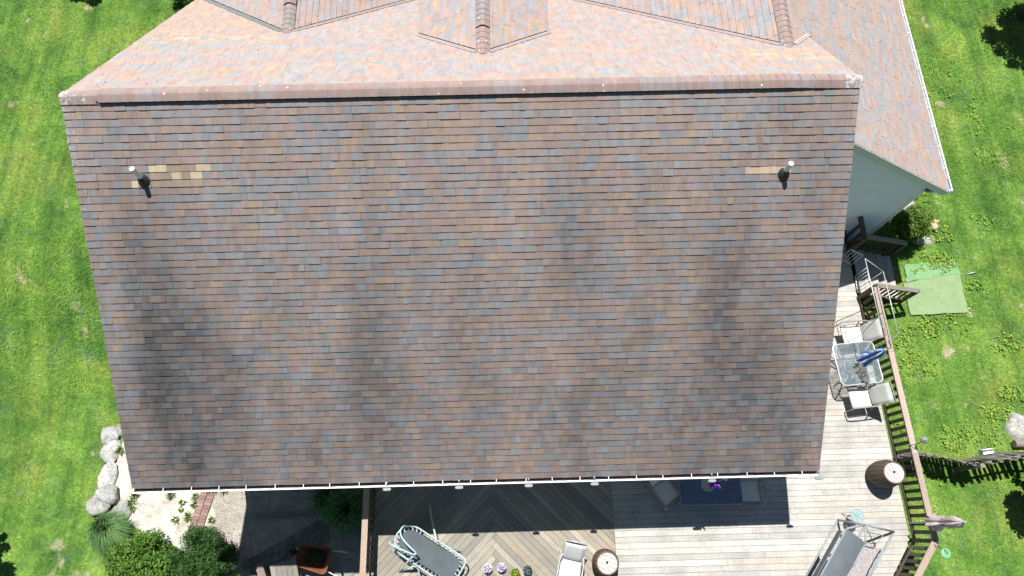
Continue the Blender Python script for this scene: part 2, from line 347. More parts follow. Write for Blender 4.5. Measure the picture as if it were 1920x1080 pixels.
# ------------------------------------------------------------------ terrain
def smooth(t): t = np.clip(t, 0, 1); return t*t*(3-2*t)
def ground_z(x, y):
    x = np.asarray(x, float); y = np.asarray(y, float)
    z = -2.0*smooth((9.0-y)/6.5)*smooth((1.5-x)/4.5)
    return z - .02 + .012*np.sin(x*1.7+y*.6)+.012*np.sin(y*1.3-x*.8)
def gz(x, y): return float(ground_z(x, y))
def flat(x, y): return -2.0
def make_ground():
    xs = np.concatenate([[-900, -300, -90, -40], np.arange(-22, 22.01, .25), [40, 90, 300, 900]])
    ys = np.concatenate([[-900, -300, -90, -30], np.arange(-10, 26.01, .25), [45, 90, 300, 900]])
    X, Y = np.meshgrid(xs, ys); Z = ground_z(X, Y)
    nx, ny = len(xs), len(ys); I = np.arange(nx*ny).reshape(ny, nx)
    f = np.stack([I[:-1, :-1], I[:-1, 1:], I[1:, 1:], I[1:, :-1]], -1).reshape(-1, 4)
    me = bpy.data.meshes.new('lawn'); me.from_pydata(np.stack([X, Y, Z], -1).reshape(-1, 3).tolist(), [], f.tolist()); me.materials.append(M['lawn'])
    me.polygons.foreach_set('use_smooth', [True]*len(me.polygons))
    return tag(link('lawn', me), 'green mown lawn around the house', 'lawn', kind='structure')
make_ground()

def wobble(poly, n=7, amp=.05):
    out = []
    for i, a in enumerate(poly):
        b = poly[(i+1) % len(poly)]
        for k in range(n):
            t = k/n; out.append((a[0]+(b[0]-a[0])*t+random.uniform(-amp, amp), a[1]+(b[1]-a[1])*t+random.uniform(-amp, amp)))
    return out
def px_poly(pts, z): return [tuple(at(u, v, z)[:2]) for u, v in pts]
sand_px = [(262, 770), (238, 800), (222, 850), (214, 900), (212, 945), (236, 980), (300, 1012), (352, 1040), (398, 1010), (412, 960), (420, 860), (380, 770)]
grav_px = [(398, 860), (404, 960), (392, 1012), (345, 1060), (330, 1120), (730, 1120), (730, 860)]
SAND = wobble(px_poly(sand_px, -2), 7, .05); GRAV = wobble(px_poly(grav_px, -2), 7, .05)
def sheet(name, poly, z, m, label):
    mb = MB(); mb.prism(poly, z-.15, z); return tag(mb.build(name, m), label, name.replace('_', ' '), kind='structure')
sheet('sand_bed', SAND, -1.984, M['sand'], 'pale sandy bed below the left eave')
sheet('gravel_patio', GRAV, -1.974, M['gravel'], 'grey gravel yard in the shade beside the deck')

def inside(px, py, poly):
    c = np.zeros(len(px), bool); n = len(poly)
    for i in range(n):
        x1, y1 = poly[i]; x2, y2 = poly[(i+1) % n]
        if abs(y2-y1) < 1e-9: continue
        k = ((y1 > py) != (y2 > py)) & (px < (x2-x1)*(py-y1)/(y2-y1)+x1); c ^= k
    return c

# ------------------------------------------------------------------ house
HC = Vector((-.7, 7.7, 0))
house = empty('house', h2w(*HC), PSI, 'house with brown and slate shingle roof and white gutters', 'house')
X0, X1, YR, YE, ZE, ZR = -8.161, 6.707, 7.752, 1.048, 3.3, 7.879
PB, PF = (ZR-ZE)/(YR-YE), .687
YF = YR+(ZR-ZE)/PF
XW, YW, PW = 11.10, 7.662, .688          # wing eave, wing south rake, wing pitch
XA, ZA, YA = 6.05, 6.78, 9.35            # wing ridge
roof = empty('roof', (0, 0, 0)); roof.parent = house

def hbuild(mb, name, m, parent=None, smooth=False): return mb.build(name, m, parent or house, smooth=smooth, off=HC)

stains = [(-6.9, 5.0, .55, 1.3, .62), (-7.1, 2.6, .6, 1.5, .66), (-6.2, 3.6, .55, 1.5, .35), (-2.6, 4.8, .32, 1.6, .42), (-2.9, 2.2, .5, 1.2, .34), (1.5, 4.9, .34, 1.4, .42),
          (4.35, 2.8, .6, 1.5, .5), (4.7, 4.6, .45, 1.2, .3), (-5.1, 7.3, .2, .4, .4), (5.0, 7.2, .25, .45, .5), (5.95, 6.4, .28, .8, .5), (2.0, 2.3, .4, 1.2, .25), (-.6, 3.2, .35, 1.6, .22),
          (5.9, 2.4, .4, 1.3, .3), (.4, 6.2, .25, .8, .16), (-4.6, 2.0, .4, 1.2, .26), (-1.2, 5.6, .25, .9, .2), (3.0, 6.6, .3, .8, .2)]
bands = [(-7.0, .75, .15), (-5.9, .5, .06), (-4.6, .6, .05), (-2.75, .55, .13), (-1.0, .6, .06), (1.45, .5, .12), (2.9, .6, .06), (4.5, .75, .15), (5.9, .45, .11)]
def stain_and_shade_at(x, y):
    low = max(0, min(1, (6.9-y)/4.2)); s = .36+.17*low  # even base paints the slope's shade into the colour, the rest is algae
    xw = x+.18*math.sin(y*1.1+x*.7)+.09*math.sin(y*2.7+x*1.9)
    for cx, w, a in bands: s += a*low*math.exp(-((xw-cx)/w)**2)*(.8+.3*math.sin(y*1.7+cx*3))
    for cx, cy, rx, ry, a in stains: s += a*.24*math.exp(-((xw-cx)/rx/1.9)**2-((y-cy)/ry/1.4)**2)
    return min(.82, s)

def tone_pick():
    r = random.random()
    return random.uniform(0, .2) if r < .27 else random.uniform(.22, .36) if r < .45 else random.uniform(.40, .62) if r < .76 else random.uniform(.62, .84)

def shingle_plane(O, U, V, lim, tmax, back=False, expo=.143, single=0, patch=None, tabw=(.09, .26), name='shingle'):
    """courses of laminated shingles. O eave corner, U along the eave, V up the slope (unit vectors, house frame);
    lim(t) -> (s0, s1) at slope height t. The topmost `single` strips become objects of their own, the rest one mesh"""
    O, U, V = Vector(O), Vector(U).normalized(), Vector(V).normalized(); Nn = U.cross(V).normalized()
    if Nn.z < 0: Nn = -Nn
    nrow = int(tmax/expo)+1; rest = MB(); singles = []
    for i in range(nrow):
        t0, t1 = i*expo, min((i+1)*expo+.025, tmax+.02)
        if t0 >= tmax-.02: break
        a0, a1 = lim(t0); b0, b1 = lim(min(t1, tmax))
        lo, hi = min(a0, b0), max(a1, b1)
        if hi-lo < .05: continue
        s = lo - random.uniform(0, 1.0); prevt = .4
        while s < hi:
            L = 1.0; mb = MB(); e = s+L-.004; x = s
            dy = random.uniform(-.002, .002)
            while x < e-.02:
                w = random.uniform(*tabw) if random.random() < .9 else random.uniform(.26, .4)
                x2 = min(e, x+w)
                if e-x2 < .07: x2 = e
                p0, p1, q0, q1 = max(x, a0), min(x2, a1), max(x, b0), min(x2, b1)
                if p1 > p0 and q1 >= q0-1e-6 and not (p1-p0 < .004):
                    q1 = max(q1, q0)
                    th = random.choice((.016, .018, .021, .025)); drop = random.choice((0, 0, .0015))
                    f = lambda ss, tt, hh: O+U*ss+V*tt+Nn*hh
                    vs = [f(p0, t0+dy-drop, th), f(p1, t0+dy-drop, th), f(q1, t1, .0045), f(q0, t1, .0045), f(p0, t0+dy-drop, -.002), f(p1, t0+dy-drop, -.002), f(q1, t1, -.003), f(q0, t1, -.003)]
                    tn = tone_pick()
                    if random.random() < .25: tn = min(.84, max(0, prevt+random.uniform(-.06, .06)))
                    prevt = tn
                    if patch:
                        g = patch((vs[0]+vs[1])/2)
                        if g is not None: tn = g
                    kv = random.uniform(.9, 1.1); st = [min(.85, kv*stain_and_shade_at(p.x, p.y)) for p in vs] if back else [.03]*8
                    if tn > .9: st = [k*.3 for k in st]
                    mb.add(vs, [(0, 1, 2, 3), (4, 5, 1, 0), (0, 3, 7, 4), (1, 5, 6, 2)], tn, st)
                x = x2
            if mb.v:
                if single and i >= nrow-1-single: singles.append(mb)
                else: rest.add(mb.v, mb.f); rest.t[-len(mb.f):] = mb.t; rest.st[-len(mb.v):] = mb.st
            s += L
    return rest, singles

def lichen_attr(me, off):
    """pale growth: strongest along the upper left rake and at the ridge ends"""
    a = me.attributes.new('lichen', 'FLOAT', 'POINT'); out = []
    for v in me.vertices:
        x, y = v.co.x+off.x, v.co.y+off.y
        l = .24*max(0, 1-(x-X0)/.75)*max(0, min(1, (y-4.8)/2)) + .20*max(0, 1-(X1-x)/.5)*max(0, min(1, (y-5.2)/1.5))
        out.append(min(l, .24))
    a.data.foreach_set('value', out)

# back slope
def patch_back(p):
    x, y = p.x, p.y
    if -6.75 < x < -5.6 and 6.36 < y < 6.60 and random.random() < .8: return random.choice((.84, .86, .88, .90, .92, .96))
    if -7.10 < x < -5.75 and 6.22 < y < 6.36: return 1. if x < -6.9 else random.choice((.86, .86, .88, .9))
    if 4.55 < x < 5.45 and 6.26 < y < 6.40: return random.choice((.88, .92, .94))
    return None
SL = math.hypot(ZR-ZE, YR-YE); vb = Vector((0, YR-YE, ZR-ZE)).normalized()
ov = .035
rest, singles = shingle_plane(Vector((X0, YE, ZE))-vb*ov, (1, 0, 0), vb, lambda t: (0, X1-X0), SL+ov-.04, True, single=18, patch=patch_back)
o = hbuild(rest, 'shingle_field', M['shingle'], roof); o['kind'] = 'stuff'; lichen_attr(o.data, HC)
singles.sort(key=lambda m: -sum(p[1] for p in m.v)/len(m.v))
extra = MB()
for i, mb in enumerate(singles):
    if i < 290:
        c = Vector((sum(p[0] for p in mb.v)/len(mb.v), sum(p[1] for p in mb.v)/len(mb.v), sum(p[2] for p in mb.v)/len(mb.v)))
        ob = mb.build('shingle', M['shingle'], roof, loc=c-HC, off=c); lichen_attr(ob.data, c)
    else: extra.add(mb.v, mb.f); extra.t[-len(mb.f):] = mb.t; extra.st[-len(mb.v):] = mb.st
if extra.v: o = hbuild(extra, 'shingle_course', M['shingle'], roof); o['kind'] = 'stuff'

# front slope, with the two bands of newer shingles
def patch_front(p):
    if p.x < -5.0 and 10.45 < p.y < 10.8 and random.random() < .22: return random.choice((.9, .92, .95))
    if p.x < -5.0 and 10.75 < p.y < 13.6: return random.choice((.6, .7, .8, .84, .5, .35))
    if 4.9 < p.x < 6.6 and 8.75 < p.y < 9.35 and random.random() < .6: return random.choice((.86, .88, .9, .92, .84))
    return None
vf = Vector((0, -(YF-YR), ZR-ZE)).normalized(); SLF = math.hypot(ZR-ZE, YF-YR)
rest, _ = shingle_plane(Vector((X0, YF, ZE))-vf*ov, (1, 0, 0), vf, lambda t: (0, X1-X0), SLF+ov-.02, patch=patch_front)
o = hbuild(rest, 'shingle_field', M['shingle'], roof); o['kind'] = 'stuff'

# roof boards under the shingles
def slab(mb, pts, th):
    a = Vector(pts[1])-Vector(pts[0]); b = Vector(pts[-1])-Vector(pts[0]); n = a.cross(b).normalized()
    if n.z < 0: n = -n
    q = [Vector(p)-n*.006 for p in pts]; k = len(q)
    mb.add(q+[p-n*th for p in q], [tuple(range(k)), tuple(range(k, 2*k))[::-1]]+[(i, k+i, k+(i+1) % k, (i+1) % k) for i in range(k)])
mb = MB()
slab(mb, [(X0+.01, YE, ZE), (X1-.01, YE, ZE), (X1-.01, YR, ZR), (X0+.01, YR, ZR)], .16)
slab(mb, [(X0+.01, YR, ZR), (X1-.01, YR, ZR), (X1-.01, YF, ZE), (X0+.01, YF, ZE)], .16)
slab(mb, [(XA, YW+.01, ZA), (XW, YW+.01, ZE), (XW, 22, ZE), (XA, 22, ZA)], .16)
hbuild(mb, 'roof_deck', M['felt'], roof)

# wing roof, right slope
SLW = math.hypot(XW-XA, ZA-ZE); vw = Vector((XA-XW, 0, ZA-ZE)).normalized()
rest, _ = shingle_plane(Vector((XW, YW, ZE))-vw*ov, (0, 1, 0), vw, lambda t: (0, 22-YW), SLW+ov-.02)
o = hbuild(rest, 'shingle_field', M['shingle'], roof); o['kind'] = 'stuff'
# wing roof, left slope and the front gables: planes that run into the front slope
def gable(xr, zr_, yapex, pl, pr, wl_, wr_, yend, body=True):
    """ridge along +y at xr; left/right pitches and half widths"""
    for sgn, p, w in ((-1, pl, wl_), (1, pr, wr_)):
        if not w: continue
        ze = zr_-p*w; v = Vector((-sgn*w, 0, p*w)).normalized(); SLg = math.hypot(w, p*w)
        O = Vector((xr+sgn*w, yapex-.3, ze))
        # start of the plane: where it meets the front slope; shingles carry on a little below it
        def lim(t, ze=ze, p=p, w=w, SLg=SLg):
            z = ze+(zr_-ze)*t/SLg; ym = YR+(ZR-z)/PF
            return (ym-.02-(yapex-.3), yend-(yapex-.3))
        rest, _ = shingle_plane(O-v*.0, (0, 1, 0), v, lim, SLg-.01, tabw=(.12, .3))
        o = hbuild(rest, 'shingle_field', M['shingle'], roof); o['kind'] = 'stuff'
        m2 = MB(); ya = YR+(ZR-zr_)/PF; yb = YR+(ZR-ze)/PF
        slab(m2, [(xr, ya+.01, zr_-.004), (xr+sgn*w, yb+.01, ze-.004), (xr+sgn*w, yend, ze-.004), (xr, yend, zr_-.004)], .05)
        hbuild(m2, 'gable_deck', M['felt'], roof)
        # metal valley, a folded strip on the front slope side
        nf = Vector((0, PF, 1)).normalized(); A = Vector((xr+sgn*.12, YR+(ZR-zr_+p*.12)/PF, zr_-p*.12)); B = Vector((xr+sgn*w, yb, ze))
        d = (B-A).normalized(); side = nf.cross(d).normalized()
        if side.y > 0: side = -side
        m3 = MB()
        for o0, o1, hh in ((-.01, .040, .046), (.046, .090, .038)):
            q = [A+side*o0+nf*hh, B+side*o0+nf*hh, B+side*o1+nf*hh, A+side*o1+nf*hh]
            m3.add(q+[k-nf*.045 for k in q], [(0, 1, 2, 3), (7, 6, 5, 4), (0, 4, 5, 1), (1, 5, 6, 2), (2, 6, 7, 3), (3, 7, 4, 0)])
        hbuild(m3, 'valley_flashing', M['lead' if (xr < -4 and sgn < 0) else 'valley'], roof)
        m3 = MB(); q = [A-side*.036+nf*.060, B-side*.036+nf*.060, B-side*.011+nf*.052, A-side*.011+nf*.052]; m3.add(q+[k_-nf*.03 for k_ in q], [(0, 1, 2, 3), (7, 6, 5, 4), (0, 4, 5, 1), (1, 5, 6, 2), (2, 6, 7, 3), (3, 7, 4, 0)]); hbuild(m3, 'edge_shade_strip', M['felt'], roof)  # black strip painting the shade along the cut shingle edge
gable(XA, ZA, YA, .60, 0, 5.6, 0, 22)
gable(-.37, 6.80, 9.33, .555, .555, 1.46, 1.46, 13.4)
gable(-4.90, 5.77, 10.82, .64, .62, 3.1, 3.0, 17)
# valley on the right of the wing ridge
m3 = MB(); nf = Vector((0, PF, 1)).normalized()
A = Vector((XA+.12, YR+(ZR-ZA+PW*.12)/PF, ZA-PW*.12)); B = Vector((X1, YR+(ZR-(ZA-PW*(X1-XA)))/PF, ZA-PW*(X1-XA))); d = (B-A).normalized(); side = nf.cross(d).normalized()
if side.y > 0: side = -side
for o0, o1, hh in ((-.01, .05, .048), (.055, .10, .040)):
    q = [A+side*o0+nf*hh, B+side*o0+nf*hh, B+side*o1+nf*hh, A+side*o1+nf*hh]
    m3.add(q+[k-nf*.045 for k in q], [(0, 1, 2, 3), (7, 6, 5, 4), (0, 4, 5, 1), (1, 5, 6, 2), (2, 6, 7, 3), (3, 7, 4, 0)])
hbuild(m3, 'valley_flashing', M['valley'], roof)
# grey step flashing where the front slope rake meets the wing
mb = MB(); mb.bar((X1+.05, 9.2, ZA-PW*(X1+.05-XA)+.03), (X1+.05, 10.4, ZA-PW*(X1+.05-XA)+.03), .07, .03); hbuild(mb, 'step_flashing', M['lead'], roof)

# ridge caps: bent shingles lapped along each ridge
def cap_mesh(tone, half, pitch_l, pitch_r, lift, w=.165, wide=1.):
    mb = MB(); prof = []
    for k in range(-4, 5):
        u = k/4*half; p = pitch_l if u < 0 else pitch_r
        prof.append((u, -max(0, abs(u)-.035)*p*wide - .012*(abs(u)/half)**2 + lift))
    vs = []
    for y, z in prof: vs += [(-.010, y, z+.012), (w, y, z), (-.010, y, z-.003)]
    fs = []
    for k in range(8):
        a, b = 3*k, 3*(k+1); fs += [(a, a+1, b+1, b), (a+2, a, b, b+2)]
    mb.add(vs, fs, tone); me = mb.mesh('ridge_cap', M['cap'])
    a = me.attributes.new('lichen', 'FLOAT', 'POINT'); a.data.foreach_set('value', [0.]*len(vs))
    return me
def with_lichen(me, l):
    c = me.copy(); c.attributes['lichen'].data.foreach_set('value', [l]*len(c.vertices)); return c
tones = [.1, .3, .45, .55, .65, .8, .95]
caps = [cap_mesh(t, .155, PB*.8, PF*.8, .048) for t in tones]
taper = [[cap_mesh(t, .155, PB*(.8+.2*f), PF*(.8+.2*f), .048-.032*f) for t in tones] for f in (.25, .5, .75)]
endcaps = [cap_mesh(t, .155, PB, PF, .016) for t in tones]
end_l = [with_lichen(m, .16) for m in endcaps]; cap_l = [with_lichen(m, .06) for m in caps]; corner = [with_lichen(m, .27) for m in endcaps]
x = X0+.008; i = 0; k0 = 3
while x < X1-.10:
    k0 = random.choice((k0, random.randrange(7)))
    vent = -7.58 < x < 6.2
    if x < X0+.1 or x > X1-.3: me = corner[k0]
    elif not vent: me = end_l[k0]
    elif x > 5.35: me = taper[min(2, int((x-5.35)/.29))][k0]
    else: me = cap_l[k0] if (x < -5.6 or random.random() < .3) else caps[k0]
    link('ridge_cap', me, roof, Vector((x, YR, ZR+random.uniform(0, .004)))-HC, (0, 0, random.uniform(-.01, .01))); x += .143
mb = MB()
for s_ in (-1, 1): mb.bar((-7.50, YR+s_*.118, ZR-.064), (5.9, YR+s_*.118, ZR-.064), .035, .06)
hbuild(mb, 'ridge_vent', M['black'], roof)
gcap = [cap_mesh(t, .15, .58, .58, .026, .17) for t in tones]
for xr, zr_, y0, y1 in ((XA, ZA, YA-.02, 15.5), (-.37, 6.80, 9.33, 13.4), (-4.90, 5.77, 10.82, 15.)):
    y = y0; k0 = 2
    while y < y1:
        k0 = random.choice((k0, k0, random.randrange(7)))
        step = .03 if (xr == -.37 and y > 9.95) or (xr == -4.90 and y > 11.6) else 0
        link('ridge_cap', gcap[k0], roof, Vector((xr, y, zr_+step))-HC, (0, 0, math.pi/2)); y += .143
# shingle ends show pale along both rakes
for xx in (X0+.032, X1-.022):
    mb = MB(); mb.bar((xx, YE, ZE-.085), (xx, YR, ZR-.085), .03, .14, up=(0, -PB, 1)); mb.bar((xx, YF, ZE-.085), (xx, YR, ZR-.085), .03, .14, up=(0, PF, 1))
    hbuild(mb, 'rake_board', M['fascia'])
mb = MB(); mb.bar((XW, YW, ZE-.11), (XA, YW, ZA-.11), .035, .19, up=(PW, 0, 1)); hbuild(mb, 'rake_board', M['fascia'])

# walls
mb = MB(); zb = -2.3
def wallbox(x0, x1, y0, y1, z0, z1): mb.box(((x0+x1)/2, (y0+y1)/2, (z0+z1)/2), (x1-x0, y1-y0, z1-z0))
wallbox(X0+.4, X1-.35, YE+.45, YF-.4, zb, ZE-.12)
g = [(YE+.45, ZE-.1), (YF-.4, ZE-.1), (YR, ZR-.35)]
for xx in (X0+.4, X1-.35):
    mb.add([(xx-.05, y, z) for y, z in g]+[(xx+.05, y, z) for y, z in g], [(0, 1, 2), (5, 4, 3), (0, 3, 4, 1), (1, 4, 5, 2), (2, 5, 3, 0)])
hbuild(mb, 'wall', M['siding'])
# wing walls in lapped siding: each board is a wedge, joined into one wall skin
mb = MB(); XV, YV = 10.572, 7.79
z = -.1; bh = .105
while z < ZA-.2:
    z1 = z+bh
    xr_ = min(XV, XW-(z1+.2-ZE)/PW) if z1 > ZE-.42 else XV
    if xr_ > 6.3:
        mb.add([(6.2, YV-.028, z), (xr_, YV-.028, z), (xr_, YV, z1), (6.2, YV, z1), (6.2, YV+.02, z), (xr_, YV+.02, z)], [(0, 1, 2, 3), (4, 5, 1, 0)])
        if xr_ == XV: mb.add([(XV+.012, YV, z), (XV+.012, 22, z), (XV, 22, z1), (XV, YV, z1), (XV-.02, YV, z), (XV-.02, 22, z)], [(0, 1, 2, 3), (4, 5, 1, 0)])
    z = z1
wallbox(6.2, XV-.02, YV+.022, 21.9, -.3, ZE-.42)
hbuild(mb, 'siding_wall', M['siding'])
mb = MB(); mb.bar((XV, YV-.008, -.2), (XV, YV-.008, ZE-.1), .10, .05, up=(0, 1, 0)); hbuild(mb, 'corner_trim', M['white'])
mb = MB(); mb.box((XW-.27, (YW+22)/2+.05, ZE-.20), (.58, 22-YW-.1, .03)); hbuild(mb, 'soffit', M['fascia'])
mb = MB(); mb.box((-.7, YE+.27, ZE-.20), (X1-X0-.1, .44, .03)); hbuild(mb, 'soffit', M['fascia'])

# gutters: open troughs with hangers
def gutter(a, b, out, ends=True, litter=True):
    a, b, out = Vector(a), Vector(b), Vector(out).normalized(); L = (b-a).length; d = (b-a)/L; up = Vector((0, 0, 1))
    g = empty('gutter', a-HC); g.parent = house
    prof = [(0, .0), (.012, .0), (.012, -.105), (.085, -.105), (.118, -.055), (.118, -.008), (.135, .004), (.135, .012), (.106, .012), (.106, -.05), (.08, -.115), (0, -.115)]
    mb = MB(); n = len(prof)
    vs = [out*p+up*q for p, q in prof]+[d*L+out*p+up*q for p, q in prof]
    mb.add(vs, [(i, (i+1) % n, n+(i+1) % n, n+i) for i in range(n)])
    for e in (0, L):
        mb.bar(d*e+out*.06+up*(-.052)-d*.004, d*e+out*.06+up*(-.052)+d*.004, .125, .12)
    mb.build('trough', M['white'], g)
    mb = MB(); k = int(L/.12)
    for i in range(k if litter else 3):
        w = random.uniform(.02, .085)
        mb.box(d*(i+.5)*.12+out*(.055+random.uniform(-.012, .012))+up*(-.082+random.uniform(-.02, .012)), (.13 if abs(d.x) > .5 else w, w if abs(d.x) > .5 else .13, .03))
    (mb.bar(d*.02+out*.058+up*-.096, d*(L-.02)+out*.058+up*-.096, .088, .012) if litter else None); o = mb.build('leaf_litter', M['debris'], g); o['kind'] = 'stuff'
    mh = MB(); mh.bar(out*-.03+up*.012, out*.13+up*.016, .013, .006); hm = mh.mesh('hanger', M['white'])
    k = int(L/.60)
    for i in range(k+1): link('hanger', hm, g, d*min(L-.02, .05+i*.60+random.uniform(-.03, .03)))
    return g
gutter((X0+.02, YE-.005, ZE-.015), (X1-.02, YE-.005, ZE-.015), (0, -1, 0))
gutter((XW+.0, YW+.02, ZE-.015), (XW+.0, 22, ZE-.015), (1, 0, 0), litter=False)

# vent pipes with rubber boots
def vent_pipe(x, y, h, label):
    z = ZE+PB*(y-YE); g = empty('vent_pipe', Vector((x, y, z))-HC); g.parent = house; g['label'] = label
    mb = MB(); mb.lathe([(.050, -.05), (.050, h), (.040, h), (.040, h-.02)], seg=18); mb.build('pipe', M['pvc'], g, smooth=False)
    mb = MB(); mb.lathe([(.125, -.09), (.115, .02), (.085, .09), (.062, .14), (.052, .15)], seg=20, cap=False); mb.build('boot', M['boot'], g, smooth=True)
vent_pipe(-6.86, 6.44, .46, 'white vent pipe in a black boot beside pale repaired shingles, left end of the roof')
vent_pipe(5.40, 6.32, .40, 'white vent pipe in a black boot near the right edge of the roof')

# gutter lights along the eave
ords = ['first', 'second', 'third', 'fourth', 'fifth', 'sixth']
lm = None
for i, (u, v) in enumerate([(726, 907), (861, 903), (991, 898), (1114, 895), (1333, 886), (1533, 880)]):
    p = w2h(*at(u, v, ZE-.03)); w = h2w(p.x, YE-.19, ZE-.02)
    lab = f'{ords[i]} from the left of the small grey lamps clipped along the back gutter'
    if lm is None:
        lm = empty('gutter_light', w, PSI, lab, 'lamp', 'grey lamps clipped to the gutter')
        mb = MB(); pts = [(.085*math.copysign(min(1, abs(math.cos(t))*1.35), math.cos(t)), .034*math.sin(t)) for t in np.linspace(0, 2*math.pi, 17)[:-1]]
        mb.prism(pts, -.02, .012); mb.build('lamp_head', M['lampgrey'], lm, rot=(R(-12), 0, 0))
        mb = MB(); mb.bar((0, .02, .0), (0, .12, .035), .018, .01); mb.bar((0, .12, .035), (0, .16, .03), .03, .008); mb.build('bracket', M['lampgrey'], lm)
        mb = MB(); mb.prism([(a*.72, b*.62) for a, b in pts], .012, .015); mb.build('panel', M['lead'], lm, rot=(R(-12), 0, 0))
    else: dup(lm, w, PSI, label=lab)

# ------------------------------------------------------------------ deck
DZ = .65
deck = empty('deck', h2w(2.5, .5, DZ), PSI, 'weathered pale timber deck wrapped around the back of the house', 'deck')
DO = Vector((2.5, .5, DZ))
def clip(poly, nx, ny, k):
    out = []
    for i in range(len(poly)):
        a, b = poly[i], poly[(i+1) % len(poly)]; da, db = nx*a[0]+ny*a[1]-k, nx*b[0]+ny*b[1]-k
        if da <= 0: out.append(a)
        if da*db < 0: t = da/(da-db); out.append((a[0]+(b[0]-a[0])*t, a[1]+(b[1]-a[1])*t))
    return out
def plank(poly, ang, th=.032, m='deck'):
    """poly in house coords; local Y runs along the board"""
    if len(poly) < 3: return
    cx, cy = sum(p[0] for p in poly)/len(poly), sum(p[1] for p in poly)/len(poly)
    c, s = math.cos(-ang), math.sin(-ang); loc = [((p[0]-cx)*c-(p[1]-cy)*s, (p[0]-cx)*s+(p[1]-cy)*c) for p in poly]
    a = sum(loc[i][0]*loc[(i+1) % len(loc)][1]-loc[(i+1) % len(loc)][0]*loc[i][1] for i in range(len(loc)))
    if a < 0: loc = loc[::-1]
    if abs(a) < .02: return
    mb = MB(); mb.prism(loc, -th, random.uniform(-.0015, .0015))
    mb.build('plank', M[m], deck, Vector((cx-DO.x, cy-DO.y, 0)), (0, 0, ang))
def hx(u, v, z=DZ): return w2h(*at(u, v, z))
XC, XL, XS = hx(922, 1000).x, hx(703, 1000).x, hx(1152, 1000).x       # chevron axis, left edge, seam to the straight boards
YB, YT = -2.4, 1.45
W_ = .142; gap = .007; q2 = math.sqrt(.5)
def pq(p, q): return (XC+(p+q)*q2, (p-q)*q2)
def chev(board, nxs):
    b = board
    for n in nxs: b = clip(b, *n)
        
    return b
KR = int(8/W_)
for k in range(-KR, KR):
    # boards rising to the right, left of the axis
    b = [pq(-9, k*W_+gap/2), pq(-k*W_-gap/2, k*W_+gap/2), pq(-k*W_-gap/2, (k+1)*W_-gap/2), pq(-9, (k+1)*W_-gap/2)]
    b = chev(b, [(-1, 0, -XL), (0, 1, YT), (0, -1, -YB)])
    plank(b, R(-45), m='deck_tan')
    b = [pq(k*W_+gap/2, -k*W_+gap/2), pq((k+1)*W_-gap/2, -k*W_+gap/2), pq((k+1)*W_-gap/2, 9), pq(k*W_+gap/2, 9)]
    b = chev(b, [(1, 0, XS-.004), (0, 1, YT), (0, -1, -YB)])
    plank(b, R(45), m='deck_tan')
# straight boards along the house
c1 = hx(1707, 1013); c0 = hx(1609, 562); c2 = hx(1640, 1150)
def edge_x(y):
    if y > c1.y: return c1.x+(c0.x-c1.x)*(y-c1.y)/(c0.y-c1.y)
    return c1.x+(c2.x-c1.x)*(y-c1.y)/(c2.y-c1.y)
y = YB
while y < 7.7:
    y1 = y+W_-gap; xe0, xe1 = edge_x(y)-.0, edge_x(y1)-.0
    xs = XS+.004 if y < YT else X1-.36
    cuts = [xs]
    while True:
        nx_ = cuts[-1]+random.uniform(2.2, 4.6)
        if nx_ > min(xe0, xe1)-.5: break
        cuts.append(nx_)
    for j, a in enumerate(cuts):
        last = j == len(cuts)-1
        p = [(a, y), ((xe0 if last else cuts[j+1]-.005), y), ((xe1 if last else cuts[j+1]-.005), y1), (a, y1)]
        plank(p, R(90))
    y += W_
# frame under the boards
mb = MB()
for xx in np.arange(XL+.05, 9.4, .6): mb.bar((xx, YB, DZ-.14), (xx, YT, DZ-.14), .045, .2)
for xx in np.arange(X1, 9.3, .6): mb.bar((xx, YT, DZ-.14), (xx, 7.7, DZ-.14), .045, .2)
mb.bar((XL+.02, YB, DZ-.13), (XL+.02, YT, DZ-.13), .05, .19); mb.bar((c1.x-.03, c1.y, DZ-.13), (c0.x-.03, c0.y, DZ-.13), .04, .18); mb.bar((c1.x-.03, c1.y, DZ-.13), (c2.x-.03, c2.y, DZ-.13), .04, .18)
for xx, yy in ((XL+.1, -1.), (XL+.1, 1.), (0, -1), (3, -1), (6, -1), (9.2, 2), (9.2, -.3), (9.2, 5)): mb.bar((xx, yy, -2.3), (xx, yy, DZ-.2), .14, .14, up=(1, 0, 0))
mb.build('frame', M['frame_dark'], deck, off=DO)

